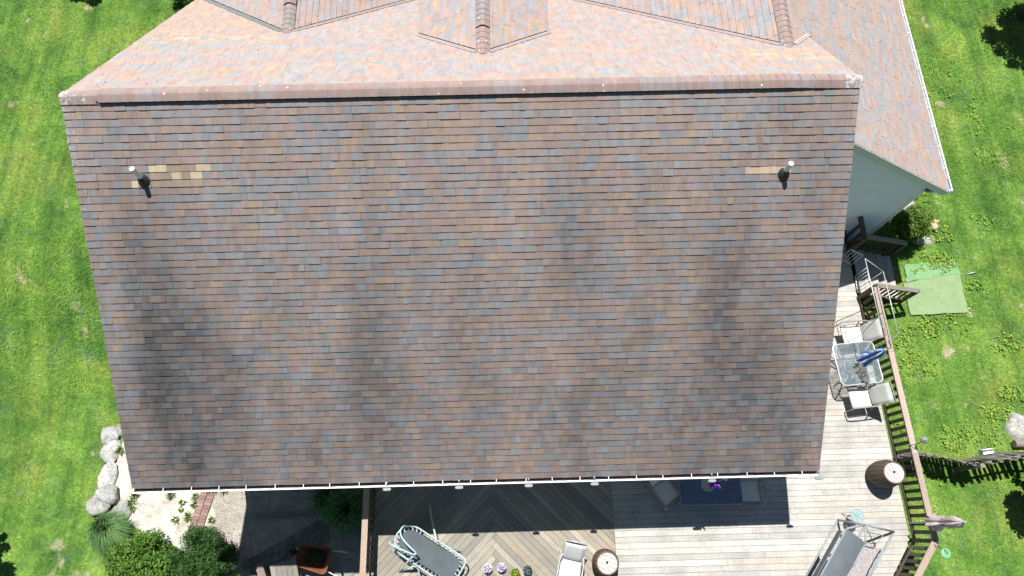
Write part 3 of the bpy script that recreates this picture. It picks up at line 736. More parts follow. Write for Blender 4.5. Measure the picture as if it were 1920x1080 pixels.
def railing(a, b, label, h=.97, z0=DZ, z1=None, spacing=.185, bw=.088, mtop='rail', mbal='baluster', post_ends=(1, 1), topw=.14, lean=None, joints=(), bal=True, name='deck_railing'):
    """a, b world xy of the deck edge under the rail; z0, z1 floor level at either end"""
    a, b = Vector((a[0], a[1], z0)), Vector((b[0], b[1], z0 if z1 is None else z1)); L = (b.xy-a.xy).length; ang = math.atan2(b.y-a.y, b.x-a.x)
    g = empty(name, a, ang, label, 'railing'); dz = b.z-a.z; sl = dz/L
    def P(s, t, z): return Vector((s, t, z+sl*s))
    cuts = [0]+list(joints)+[L]
    for c0_, c1_ in zip(cuts[:-1], cuts[1:]):
        mb = MB(); mid = P((c0_+c1_)/2, 0, h); half = (c1_-c0_)/2-.002
        mb.bar((0, -half, -sl*half), (0, half, sl*half), topw, .036); mb.build('top_rail', M[mtop], g, mid, (0, 0, R(-90)))
    for zz in (h-.085, .09):
        mb = MB(); mb.bar((0, -L/2, -sl*L/2), (0, L/2, sl*L/2), .038, .085); mb.build('rail', M[mbal], g, P(L/2, -.0, zz), (0, 0, R(-90)))
    if bal:
        mb = MB(); mb.box((0, 0, 0), (bw, h-.06, .030)); bm = mb.mesh('baluster', M[mbal])
        n = int(L/spacing)
        for i in range(1, n): link('baluster', bm, g, P(i*L/n, .036, h/2-.01), (R(90), 0, random.uniform(-.02, .02)))
    for e, s in zip(post_ends, (0, L)):
        if e:
            mb = MB(); mb.box((0, 0, 0), (.09, .09, h+.2)); mb.build('post', M[mbal], g, P(s, 0, h/2-.1))
    return g
def W(u, v, z=DZ): p = at(u, v, z); return (p.x, p.y)
e0, e1, e2 = W(1609, 560), W(1711, 1013), W(1640, 1150)
eL = h2w(XL-.06, 1.3), h2w(XL-.06, YB)
gr = railing(e0, e1, 'long brown railing with pale tan top rail along the right side of the deck', joints=(1.75, 4.3))
railing(e1, e2, 'slanting brown railing at the lower right corner of the deck', post_ends=(0, 1))
railing((eL[0].x, eL[0].y), (eL[1].x, eL[1].y), 'railing with reddish top rail between the chevron deck and the gravel', joints=(2.3,), mtop='rail')

# stairs down to the lawn on the right
sx0 = hx(1609, 530).x; st = empty('deck_stairs', h2w(sx0, 6.55, 0), PSI, 'short timber stairs from the deck down to the pale turf mat', 'stairs')
sy0, sy1 = hx(1690, 560, .3).y, hx(1680, 470, .3).y
w_ = 1.30; ym = 6.62
for i in range(4):
    zt = DZ-.155*(i+.0)-.02
    for j in range(2):
        mb = MB(); mb.box((0, 0, 0), (.155, w_, .036)); mb.build('tread', M['deck'], st, Vector((.10+i*.33+j*.162, 0, zt)))
    mb = MB(); mb.box((0, 0, 0), (.02, w_-.02, .12)); mb.build('riser', M['frame_dark'], st, Vector((.012+i*.33, 0, zt-.08)))
for s in (-1, 1):
    mb = MB(); mb.bar((0, s*w_/2, DZ-.2), (1.36, s*w_/2, -.02), .04, .24); mb.build('stringer', M['baluster'], st)
p0, p1 = h2w(sx0+.02, 6.55-w_/2-.06), h2w(sx0+1.42, 6.55-w_/2-.06)
railing(p0, p1, 'lower stair railing, sloping, sunlit, between stairs and weeds', z0=DZ, z1=.10, h=.86, spacing=.16, bw=.06, mtop='oldwood', topw=.12)
p0, p1 = h2w(sx0+.02, 6.55+w_/2+.06), h2w(sx0+1.42, 6.55+w_/2+.06)
railing(p0, p1, 'upper stair railing, sloping, in front of the bright green bush', z0=DZ, z1=.10, h=.86, spacing=.16, bw=.06, mtop='oldwood', topw=.12)
p0, p1 = h2w(sx0-.02, 7.66), h2w(sx0+.0, 7.24)
q0, q1 = at(1613, 402, DZ+1.05), at(1622, 447, DZ+1.05)
railing((q0.x, q0.y), (q1.x, q1.y), 'dark brown railing section between the pale wing wall and the stairs', h=1.05, spacing=.2, bw=.09, mtop='baluster', topw=.12)

# ------------------------------------------------------------------ furniture on the deck
def rrect(hx_, hy_, r, n=6):
    out = []
    for cx, cy, a0 in ((hx_-r, hy_-r, 0), (-hx_+r, hy_-r, 90), (-hx_+r, -hy_+r, 180), (hx_-r, -hy_+r, 270)):
        for k in range(n+1): t = R(a0+90*k/n); out.append((cx+r*math.cos(t), cy+r*math.sin(t)))
    return out
def sling_sheet(prof, w, m, name, parent, th=.012, sag=.02):
    """fabric spanned across the width, along a side profile of (y, z)"""
    mb = MB(); n = len(prof); k = 6; vs = []
    for s in (0, -th):
        for y, z in prof:
            for i in range(k+1):
                t = i/k*2-1; vs.append((t*w/2, y, z+s-sag*(1-t*t)))
    m1 = n*(k+1); fs = []
    for a in range(n-1):
        for i in range(k):
            p = a*(k+1)+i; fs.append((p, p+1, p+k+2, p+k+1)); fs.append((p+m1+k+1, p+m1+k+2, p+m1+1, p+m1))
    for i in range(k): fs.append((i+1, i, m1+i, m1+i+1)); p = (n-1)*(k+1)+i; fs.append((p, p+1, m1+p+1, m1+p))
    for a in range(n-1): p = a*(k+1); fs.append((p, p+k+1, m1+p+k+1, m1+p)); p += k; fs.append((p+k+1, p, m1+p, m1+p+k+1))
    mb.add(vs, fs); return mb.build(name, m, parent, smooth=True)
def patio_chair(loc, rz, label, seat='sling', back='slingback', metal='beige_metal', w=.52, recl=.30, group='sling patio chairs'):
    """front of the chair towards local -y"""
    g = empty('patio_chair', loc, rz, label, 'chair', group)
    sling_sheet([(-.27, .43), (-.22, .45), (0, .425), (.2, .41), (.245, .415)], w-.03, M[seat], 'seat', g)
    sling_sheet([(.265, .43), (.33, .60), (.255+recl*.7, .80), (.25+recl, .97)], w-.03, M[back], 'backrest', g)
    for s in (-1, 1):
        x = s*w/2
        mb = MB(); mb.tube([(x, -.27, .44), (x, -.2, .455), (x, 0, .43), (x, .24, .42), (x, .29, .5), (x, .25+recl*.7, .80), (x, .25+recl, .98)], .014); mb.build('side_rail', M[metal], g, smooth=True)
        xa = s*(w/2+.035)
        mb = MB(); mb.tube([(xa, -.30, .0), (xa, -.32, .35), (xa, -.31, .60), (xa, -.24, .65), (xa, 0, .66), (xa, .25, .64), (x, .36, .70)], .016); mb.build('armrest', M[metal], g, smooth=True)
        mb = MB(); mb.tube([(xa, .38, .0), (xa, .30, .3), (xa, .15, .645)], .015); mb.build('leg', M[metal], g, smooth=True)
    mb = MB(); mb.tube([(-w/2, .25+recl, .98), (0, .26+recl, 1.0), (w/2, .25+recl, .98)], .014); mb.build('crossbar', M[metal], g, smooth=True)
    mb = MB(); mb.tube([(-w/2, -.27, .42), (w/2, -.27, .42)], .013); mb.build('crossbar', M[metal], g, smooth=True)
    return g
def floor(u, v, z=.42): p = at(u, v, DZ+z); return Vector((p.x, p.y, DZ))
patio_chair(floor(1598, 627), R(-90)+PSI*4, 'white sling chair above the glass table, its back to the railing')
patio_chair(floor(1613, 745), R(-90)+PSI*4, 'white sling chair below the glass table, its back to the railing')
patio_chair(floor(1249, 921), R(35), 'turned sling chair left of the dark table in the eave shadow', seat='sling', back='sling')
patio_chair(floor(1405, 920), R(0), 'sling chair right of the dark table in the eave shadow', seat='sling', back='sling')
patio_chair(floor(1068, 1072, .5), R(-12), 'pale lounge chair between the flower pots and the small barrel', seat='sling', back='sling', metal='silver', w=.50, recl=.42)

# glass table with closed blue umbrella
c = at(1608, 681, DZ+.72); tb = empty('glass_table', (c.x, c.y, DZ), R(6), 'square rippled glass patio table with a pale rim by the railing', 'table')
mb = MB(); mb.prism(rrect(.53, .53, .13), .712, .720); mb.build('glass_top', M['glass'], tb)
mb = MB(); mb.tube([(x*1.02, y*1.02, .714) for x, y in rrect(.53, .53, .13)], .016, closed=True); mb.build('rim', M['silver'], tb, smooth=True)
for sx, sy in ((1, 1), (1, -1), (-1, -1), (-1, 1)):
    mb = MB(); mb.tube([(sx*.50, sy*.50, .69), (sx*.30, sy*.30, .655), (sx*.20, sy*.20, .45), (sx*.26, sy*.26, .2), (sx*.42, sy*.42, 0)], .017); mb.build('leg', M['silver'], tb, smooth=True)
mb = MB(); mb.tube([(.21*math.cos(t), .21*math.sin(t), .44) for t in np.linspace(0, 2*math.pi, 25)[:-1]], .012, closed=True); mb.build('brace_ring', M['silver'], tb, smooth=True)
mb = MB(); mb.lathe([(.22, 0), (.22, .05), (.05, .08), (.04, .3)], seg=20); mb.build('umbrella_base', M['lead'], tb, smooth=False)
def closed_umbrella(loc, z0, z1, label, m1, m2, polemat, rad=.13, seed=1):
    rnd = random.Random(seed); g = empty('closed_umbrella', loc, rnd.uniform(0, 3), label, 'umbrella')
    mb = MB(); mb.tube([(0, 0, .1), (0, 0, z1+.03)], .019, 10); mb.build('pole', M[polemat], g, smooth=True)
    n = 8
    for k in range(n):
        t = 2*math.pi*k/n; mb = MB(); vs = []; rows = 10
        for i in range(rows):
            f = i/(rows-1); z = z1-(z1-z0)*f*(1+.06*rnd.uniform(-1, 1)); r = .02+rad*(min(1, f*5)**.6)*(.72+.5*f*f)*(1-.42*max(0, 1-abs(f-.60)/.16))*rnd.uniform(.85, 1.15)
            for a, rr in ((-.5, .62), (-.2, 1.0), (.12, 1.1+rnd.uniform(-.15, .25)), (.5, .62)):
                vs.append((r*rr*math.cos(t+a*2*math.pi/n*1.05), r*rr*math.sin(t+a*2*math.pi/n*1.05), z))
        fs = [(i*4+j, (i+1)*4+j, (i+1)*4+j+1, i*4+j+1) for i in range(rows-1) for j in range(3)]
        mb.add(vs, fs); mb.build('canopy_panel', M[m1] if k % 2 else M[m2], g, smooth=True)
    mb = MB(); mb.tube([((rad*.6+.01)*math.cos(t), (rad*.6+.01)*math.sin(t), z1-(z1-z0)*.60) for t in np.linspace(0, 2*math.pi, 20)[:-1]], .014, closed=True); mb.build('tie', M['blackcord'] if m1 != 'blue' else M['blue'], g)
    mb = MB(); mb.lathe([(.03, z1-.02), (.035, z1+.03), (.02, z1+.07), (.004, z1+.09)], seg=12); mb.build('finial', M[polemat], g, smooth=True)
    return g
closed_umbrella((c.x, c.y, DZ), 1.02, 2.08, 'closed blue and white striped umbrella standing in the glass table', 'blue', 'bluewhite', 'silver', .115, 3)
p = at(1737, 980, DZ+.97); closed_umbrella((p.x+.10, p.y, DZ), 1.05, 2.22, 'closed faded pink umbrella standing at the outside of the railing', 'pink', 'pinkgrey', 'silver', .125, 5)

# bare canopy frame, thin white tubes
A, B_, C_ = at(1622, 485, DZ+2.4), at(1656, 509, DZ+1.5), at(1685, 628, DZ+1.5); D = at(1652, 611, DZ+2.35)
fr = empty('canopy_frame', (B_.x-.4, B_.y-.8, DZ), 0, 'bare canopy frame of thin white tubes beside the stairs', 'frame')
fo = Vector((B_.x-.4, B_.y-.8, DZ))
def frame_tube(name, pts): mb = MB(); mb.tube([Vector(p)-fo for p in pts], .0105, 6); mb.build(name, M['silver'], fr, smooth=True)
frame_tube('top_tube', [A, D]); frame_tube('top_tube', [B_, C_]); frame_tube('rafter', [A, B_]); frame_tube('rafter', [D, C_])
for p in (B_, C_): frame_tube('leg', [p, (p.x, p.y, DZ)])
mid1, mid2 = (A+(D-A)*.5), (B_+(C_-B_)*.45); frame_tube('rafter', [mid1, mid2])

# white metal gate in two leaves at the head of the stairs
def gate(p0, p1, label):
    a, b = Vector((p0[0], p0[1], DZ)), Vector((p1[0], p1[1], DZ)); L = (b-a).length
    g = empty('safety_gate', a, math.atan2(b.y-a.y, b.x-a.x), label, 'gate', 'white safety gate leaves')
    for zz in (.08, .76): mb = MB(); mb.tube([(0, 0, zz), (L, 0, zz)], .014); mb.build('rail', M['white'], g, smooth=True)
    n = max(4, int(L/.085))
    mb = MB(); mb.tube([(0, 0, .08), (0, 0, .76)], .008, 6); bm = mb.mesh('bar', M['white'], True)
    for i in range(n+1): link('bar', bm, g, (L*i/n, 0, 0))
    return g
gate(W(1594, 498, DZ), W(1572, 487, DZ), 'white metal gate leaf half hidden below the roof edge, in shade')
gate(W(1601, 520, DZ), W(1606, 550, DZ), 'white metal gate leaf at the top of the sunlit stair railing')

# dark table in the eave shadow and the hanging purple flower
c = at(1331, 908, DZ+.72); tb = empty('dark_table', (c.x, c.y, DZ), PSI, 'dark rectangular glass table in the eave shadow', 'table')
mb = MB(); mb.prism(rrect(.74, .46, .06), .705, .716); mb.build('glass_top', M['darkglass'], tb)
mb = MB(); mb.tube([(x, y, .708) for x, y in rrect(.745, .465, .06)], .015, closed=True); mb.build('rim', M['lead'], tb, smooth=True)
for sx in (-1, 1):
    for sy in (-1, 1): mb = MB(); mb.tube([(sx*.66, sy*.38, .70), (sx*.68, sy*.40, 0)], .016); mb.build('leg', M['lead'], tb, smooth=True)
mb = MB(); mb.lathe([(.16, .717), (.17, .725), (.10, .728)], c=(-.05, 0, 0), seg=24); mb.build('place_mat', M['slingback'], tb)
p = at(1340, 900, 2.95); hf = empty('hanging_flower', (p.x, p.y, 2.95), 0, 'purple hanging flower with a pale ball below the gutter', 'decoration')
mb = MB()
for k in range(26):
    t = random.uniform(0, 2*math.pi); e = random.uniform(-.9, .7); L = random.uniform(.14, .26); d = Vector((math.cos(t)*math.cos(e), math.sin(t)*math.cos(e), math.sin(e))); s = d.cross(Vector((0, 0, 1))).normalized()*.028; n = d.cross(s).normalized()*.004
    q = [d*.02, d*L*.55+s, d*L, d*L*.55-s]; mb.add([v+n for v in q]+[v-n for v in q], [(0, 1, 2, 3), (7, 6, 5, 4), (0, 4, 5, 1), (1, 5, 6, 2), (2, 6, 7, 3), (3, 7, 4, 0)])
mb.build('petals', M['purple'], hf)
mb = MB(); mb.lathe([(.005, -.05), (.03, -.042), (.05, 0), (.042, .03), (.02, .048), (.004, .05)], c=(.18, .02, .2), seg=14); mb.build('ball', M['lilac'], hf, smooth=True)
mb = MB(); mb.tube([(.16, .02, .17), (.06, -.04, .05), (0, 0, 0)], .012); mb.build('stalk', M['lilac'], hf, smooth=True)
mb = MB(); mb.tube([(0, 0, .02), (0, .03, .2), (0, .16, .33)], .004); mb.build('hook', M['lead'], hf)

# barrels
def barrel(loc, h, r0, r1, label, m, mhead, rz=0, n=18, hole=True):
    g = empty('barrel', loc, rz, label, 'barrel')
    prof = lambda f: r0+(r1-r0)*math.sin(math.pi*f)
    mb = MB(); rows = 9; gapa = .02
    vs = []
    for i in range(rows):
        f = i/(rows-1)
        for rr in (prof(f), prof(f)-.028):
            for a in (gapa, 2*math.pi/n/2, 2*math.pi/n-gapa): vs.append((rr*math.cos(a), rr*math.sin(a), h*f))
    fs = []
    for i in range(rows-1):
        b = i*6; c_ = b+6; fs += [(b, b+1, c_+1, c_), (b+1, b+2, c_+2, c_+1), (b+3, b, c_, c_+3), (b+2, b+5, c_+5, c_+2)]
    b = (rows-1)*6; fs += [(b, b+1, b+4, b+3), (b+1, b+2, b+5, b+4)]
    mb.add(vs, fs); sm = mb.mesh('stave', M[m])
    for k in range(n): link('stave', sm, g, (0, 0, 0), (0, 0, 2*math.pi*k/n))
    mb = MB(); mb.lathe([(r0-.03, 0), (r1-.034, h*.5), (r0-.032, h-.05)], seg=24); mb.build('core', M['soil'], g)
    for f in (.05, .22, .36, .64, .78, .95):
        mb = MB(); mb.lathe([(prof(f-.025)+.002, h*(f-.025)), (prof(f)+.006, h*f), (prof(f+.025)+.002, h*(f+.025))], seg=28, cap=False); mb.build('hoop', M['hoop'], g, smooth=True)
    rh = r0-.018; k = 5; wd = 2*rh/k
    for i in range(k):
        a, b = -rh+i*wd+.003, -rh+(i+1)*wd-.003; top = []; bot = []
        for j in range(7):
            x = a+(b-a)*j/6; yy = math.sqrt(max(0, rh*rh-x*x)); top.append((x, yy)); bot.append((x, -yy))
        mb = MB(); poly = bot+top[::-1]; cx = (a+b)/2
        mb.prism([(p[0]-cx, p[1]) for p in poly], -.02, 0); mb.build('head_board', M[mhead], g, (cx, 0, h-.016))
    if hole: mb = MB(); mb.lathe([(.030, 0), (.030, .004)], seg=14); mb.build('bung', M['black'], g, (.01, .01, h-.015))
    return g
c = at(1677, 886, DZ+.88); barrel((c.x, c.y, DZ), .88, .265, .335, 'large dark oak barrel with white head against the railing', 'barrel', 'head', .5)
c = at(1139, 1056, DZ+.74); barrel((c.x, c.y, DZ), .74, .26, .31, 'smaller brown barrel with white head at the deck seam', 'barrel2', 'head', 1.2)

# lounger with bungee lacing, tipped on bent legs
a, b = at(757, 1008, DZ+.5), at(850, 1068, DZ+.42)
ang = math.atan2(b.y-a.y, b.x-a.x); lg = empty('lounger', ((a.x+b.x)/2, (a.y+b.y)/2, DZ), ang, 'dark sling lounger with pale blue tube frame and bungee lacing', 'lounger')
LH, LWd = .88, .36
def stad(hx_, hy_, n=10):
    out = []
    for k in range(n+1): t = R(90+180*k/n); out.append((-hx_+hy_+hy_*math.cos(t)*1.0, hy_*math.sin(t)))
    for cx, cy, a0 in ((hx_-.12, -hy_+.12, 270), (hx_-.12, hy_-.12, 0)):
        for k in range(5): t = R(a0+90*k/4); out.append((cx+.12*math.cos(t), cy+.12*math.sin(t)))
    return out
def zz(x): return .46+.12*max(0, -x-.2)**1.3+.10*max(0, x-.3)
ring = stad(LH, LWd)
mb = MB(); mb.tube([(x, y, zz(x)) for x, y in ring], .019, closed=True); mb.build('frame_ring', M['aqua'], lg, smooth=True)
inn = stad(LH-.075, LWd-.075); mb = MB(); n = len(inn)
mb.add([(x, y, zz(x)-.015) for x, y in inn]+[(0, 0, .40)], [(i, (i+1) % n, n) for i in range(n)]); mb.build('sling', M['dark_sling'], lg, smooth=True)
mb = MB(); mb.tube([(x, y, zz(x)-.012) for x, y in inn], .010, closed=True); mb.build('hem', M['blackcord'], lg, smooth=True)
mc = MB(); mt = MB()
def along(poly, k, N_):
    P_ = [Vector(p) for p in poly]; Ls = [(P_[(i+1) % len(P_)]-P_[i]).length for i in range(len(P_))]; t = sum(Ls)*k/N_
    for i, l in enumerate(Ls):
        if t <= l: return P_[i]+(P_[(i+1) % len(P_)]-P_[i])*(t/l)
        t -= l
    return P_[0]
NL = 40
for k in range(NL):
    o_, i_ = along(ring, k, NL), along(inn, k, NL); o2 = along(ring, k+.5, NL)
    mc.tube([(i_.x, i_.y, zz(i_.x)-.01), (o_.x, o_.y, zz(o_.x)+.018)], .005, 5); mc.tube([(i_.x, i_.y, zz(i_.x)-.01), (o2.x, o2.y, zz(o2.x)+.018)], .005, 5)
    mt.box((i_.x*.985, i_.y*.985, zz(i_.x)+.002), (.022, .022, .016))
mc.build('lacing', M['cord'], lg); mt.build('toggles', M['cord'], lg)
def ltube(name, pts, r=.021): mb = MB(); mb.tube(pts, r, 8); mb.build(name, M['aqua'], lg, smooth=True)
def arc(p, q, r_, n=9): 
    p, q, r_ = Vector(p), Vector(q), Vector(r_); return [p*(1-t)**2+q*2*t*(1-t)+r_*t*t for t in np.linspace(0, 1, n)]
ltube('armrest', arc((-.80, .28, .52), (-1.02, -.02, .80), (-.22, -.10, .84)))
ltube('armrest', arc((-.86, -.20, .52), (-1.12, -.34, .72), (-.24, -.16, .86)))
ltube('leg', [(-.22, -.10, .84), (-.28, -.30, .72), (-.40, -.66, .16), (-.42, -.74, .02)], .023)
ltube('leg', [(-.42, -.74, .02), (-.26, -.56, .22), (-.12, -.38, .42)], .021)
ltube('leg', arc((-.12, -.36, .44), (.1, -.46, .3), (.16, -.86, .02)))
ltube('leg', arc((-.85, -.42, .02), (-.5, -.42, .30), (-.12, -.38, .42)), .022)
ltube('leg', arc((-.62, .92, .02), (-.35, .62, .20), (.0, .36, .43)), .024)
ltube('leg', arc((.35, .36, .43), (.5, .42, .2), (.62, .40, .02)), .02); ltube('leg', arc((.35, -.36, .43), (.5, -.42, .2), (.62, -.40, .02)), .02)

# swing seat with slate canopy
p = at(1583, 1004, DZ+1.75); q = at(1541, 1080, DZ+1.75); axd = Vector((q.x-p.x, q.y-p.y, 0)).normalized(); sw_ang = math.atan2(axd.y, axd.x)
pc = at(1605, 1004, DZ+1.78)
sw = empty('garden_swing', (pc.x, pc.y, DZ), sw_ang, 'canopied garden swing with slate grey roof and speckled seat', 'swing')
# local x runs along the bench (away from the photo's edge of the deck), local y to its front
def swp(u, v, z): w = at(u, v, DZ+z)-Vector((pc.x, pc.y, DZ)); c_, s_ = math.cos(-sw_ang), math.sin(-sw_ang); return Vector((w.x*c_-w.y*s_, w.x*s_+w.y*c_, z))
k1, k2 = swp(1588, 991, 1.80), swp(1623, 1019, 1.62); LX = 1.75
fwd = Vector((1, 0, 0))
for i in range(3):
    x0, x1 = i*LX/3+.004, (i+1)*LX/3-.004; mb = MB(); vs = []
    for j in range(5):
        f = j/4; pp = k1+(k2-k1)*f
        for xx in (x0, (x0+x1)/2, x1): vs.append((pp.x+xx, pp.y, pp.z+.05*math.sin(math.pi*f)-(.018 if xx == (x0+x1)/2 else 0)))
    fs = [(j*3+i2, j*3+i2+1, j*3+i2+4, j*3+i2+3) for j in range(4) for i2 in range(2)]
    nv = len(vs); vs += [(a_, b_, c_-.008) for a_, b_, c_ in vs]; fs += [tuple(nv+t for t in f[::-1]) for f in fs]
    mb.add(vs, fs); mb.build('canopy_panel', M['canopy'], sw, smooth=True)
    if i:
        mb = MB(); mb.tube([(k1.x+(k2.x-k1.x)*f+x0, k1.y+(k2.y-k1.y)*f, k1.z+(k2.z-k1.z)*f+.05*math.sin(math.pi*f)+.006) for f in np.linspace(0, 1, 6)], .006, 6); mb.build('seam', M['canopyline'], sw)
for kk, dz in ((k1, -.01), (k2, -.01)):
    mb = MB(); mb.tube([kk+Vector((-.01, 0, dz)), kk+Vector((LX, 0, dz))], .02, 8); mb.build('canopy_bar', M['swingmetal'], sw, smooth=True)
mb = MB(); mb.bar(k1+Vector((.1, (k1.y-k2.y)/abs(k1.y-k2.y)*.05, -.13)), k1+Vector((LX, (k1.y-k2.y)/abs(k1.y-k2.y)*.05, -.13)), .02, .22); mb.build('valance', M['canopy'], sw)
f1, f2 = swp(1573, 975, .9), swp(1676, 996, .9)
def st_tube(name, pts, r=.022): mb = MB(); mb.tube(pts, r, 8); mb.build(name, M['swingmetal'], sw, smooth=True)
s1, s2, s3 = swp(1571, 975, .03), swp(1676, 997, .03), swp(1622, 984, 1.55)
st_tube('leg', [s1, s3], .024); st_tube('leg', [s3, s2], .026); st_tube('runner', [s2, s2+Vector((LX, 0, 0))], .026); st_tube('runner', [s1, s1+Vector((LX, 0, 0))], .024)
st_tube('top_bar', [s3, s3+Vector((LX, 0, 0))], .024); st_tube('leg', [s1+Vector((LX, 0, 0)), s3+Vector((LX, 0, 0))], .024); st_tube('leg', [s3+Vector((LX, 0, 0)), s2+Vector((LX, 0, 0))], .024)
s4 = swp(1641, 1024, .60); st_tube('hanger', [s3, s4], .013); st_tube('brace', [swp(1612, 995, .9), swp(1655, 1004, .5)], .009); st_tube('brace', [s4, swp(1656, 1003, .5)], .010)
st_tube('canopy_post', [s3, k1]); st_tube('canopy_post', [s3, k2], .018)
g1, g2 = swp(1625, 1020, .46), swp(1650, 1030, .46)
mb = MB(); n = 12
for i in range(n):
    x0 = i*LX/n; mb.add([(g1.x+x0, g1.y+.12*(g1.y-g2.y)/abs(g1.y-g2.y)*3, .45), (g1.x+x0+LX/n, g1.y+.12*(g1.y-g2.y)/abs(g1.y-g2.y)*3, .45), (g2.x+x0+LX/n, g2.y, .47), (g2.x+x0, g2.y, .47)], [(0, 1, 2, 3)], random.random())
mb.build('seat', M['pattern'], sw)
mb = MB(); mb.tube([g2+Vector((i*.07, random.uniform(-.012, .012), .01)) for i in range(int(LX/.07))], .016, 6); mb.build('cord', M['blackcord'], sw)
st_tube('seat_rail', [g2+Vector((0, -.04*(g1.y-g2.y)/abs(g1.y-g2.y), .02)), g2+Vector((LX, -.04*(g1.y-g2.y)/abs(g1.y-g2.y), .02))], .02)
# round glass tray on its own stand behind the swing
c = at(1608, 967, DZ+.62); tr = empty('side_table', (c.x, c.y, DZ), .4, 'small round aqua glass side table at the end of the swing', 'table')
mb = MB(); mb.lathe([(.145, .60), (.145, .608)], seg=28); mb.build('glass_top', M['aquaglass'], tr)
mb = MB(); mb.tube([(.15*math.cos(t), .15*math.sin(t), .604) for t in np.linspace(0, 2*math.pi, 29)[:-1]], .008, closed=True); mb.build('rim', M['swingmetal'], tr, smooth=True)
for k in range(6): t = math.pi*k/3; mb = MB(); mb.tube([(.145*math.cos(t), .145*math.sin(t), .610), (.01*math.cos(t), .01*math.sin(t), .612)], .005, 5); mb.build('spoke', M['swingmetal'], tr)
for k in range(3): t = 2*math.pi*k/3; mb = MB(); mb.tube([(.13*math.cos(t), .13*math.sin(t), .59), (.02*math.cos(t), .02*math.sin(t), .58), (.02*math.cos(t), .02*math.sin(t), .1), (.12*math.cos(t), .12*math.sin(t), 0)], .009); mb.build('leg', M['swingmetal'], tr, smooth=True)

# ------------------------------------------------------------------ plants
def leaves(n, blobs, size, aspect=.5, up=.35, shell=.45, seed=0, floor_=None):
    g = np.random.default_rng(seed); wts = np.array([b[3]*b[4]*b[5] for b in blobs])**.8; idx = g.choice(len(blobs), n, p=wts/wts.sum())
    d = g.normal(size=(n, 3)); d /= np.linalg.norm(d, axis=1)[:, None]; r = g.random(n)**shell
    Bm = np.array(blobs, float); c = Bm[idx, :3]+d*r[:, None]*Bm[idx, 3:6]
    if floor_ is not None: c[:, 2] = np.maximum(c[:, 2], floor_)
    nn = d*.7+g.normal(size=(n, 3))*.7; nn[:, 2] += up; nn /= np.linalg.norm(nn, axis=1)[:, None]
    a = np.cross(nn, g.normal(size=(n, 3))); a /= np.linalg.norm(a, axis=1)[:, None]; b = np.cross(nn, a)
    s = size*(.6+.8*g.random(n))[:, None]
    v = np.stack([c-a*s, c+b*s*aspect+nn*s*.15, c+a*s, c-b*s*aspect+nn*s*.15], 1).reshape(-1, 3)
    f = np.arange(4*n).reshape(-1, 4); tone = np.clip(g.normal(.5, .25, n), 0, 1)
    return v, f, tone
def np_mesh(name, v, f, tone, m):
    me = bpy.data.meshes.new(name); k = f.shape[1]; nf = len(f)
    me.vertices.add(len(v)); me.vertices.foreach_set('co', v.astype(np.float32).ravel())
    me.loops.add(nf*k); me.loops.foreach_set('vertex_index', f.astype(np.int32).ravel())
    me.polygons.add(nf); me.polygons.foreach_set('loop_start', np.arange(0, nf*k, k, dtype=np.int32))
    a = me.attributes.new('tone', 'FLOAT', 'FACE'); a.data.foreach_set('value', tone.astype(np.float32))
    me.materials.append(m); me.update(calc_edges=True); return me
def bush(name, loc, blobs, n, size, m, label, cat='bush', group=None, aspect=.5, seed=0, stems=4, up=.35, shell=.45):
    g = empty(name, loc, 0, label, cat, group)
    v, f, t = leaves(n, blobs, size, aspect, up, shell, seed, .01); link('foliage', np_mesh('foliage', v, f, t, M[m]), g)
    rnd = random.Random(seed)
    for k in range(stems):
        b = blobs[k % len(blobs)]; mb = MB(); mb.tube([(rnd.uniform(-.06, .06), rnd.uniform(-.06, .06), -.05), (b[0]*.5, b[1]*.5, b[2]*.5), (b[0], b[1], b[2]+b[5]*.3)], [.03, .02, .008], 6); mb.build('stem', M['bark'], g, smooth=True)
    return g
def blobs_for(rx, ry, rz, n, seed, sz=.45):
    rnd = random.Random(seed); out = []
    for k in range(n):
        t = rnd.uniform(0, 2*math.pi); r = math.sqrt(rnd.random())*.75; h = rnd.uniform(.35, .95)
        k2 = rnd.uniform(.7, 1.25)*sz; out.append((rx*r*math.cos(t), ry*r*math.sin(t), rz*h*(1-.35*r*r), rx*k2, ry*k2, rz*k2*.55))
    return out
def G(u, v, z=0.): 
    p = at(u, v, z); zz_ = gz(p.x, p.y) if z > -1.5 else -1.98
    p = at(u, v, zz_); return Vector((p.x, p.y, zz_))
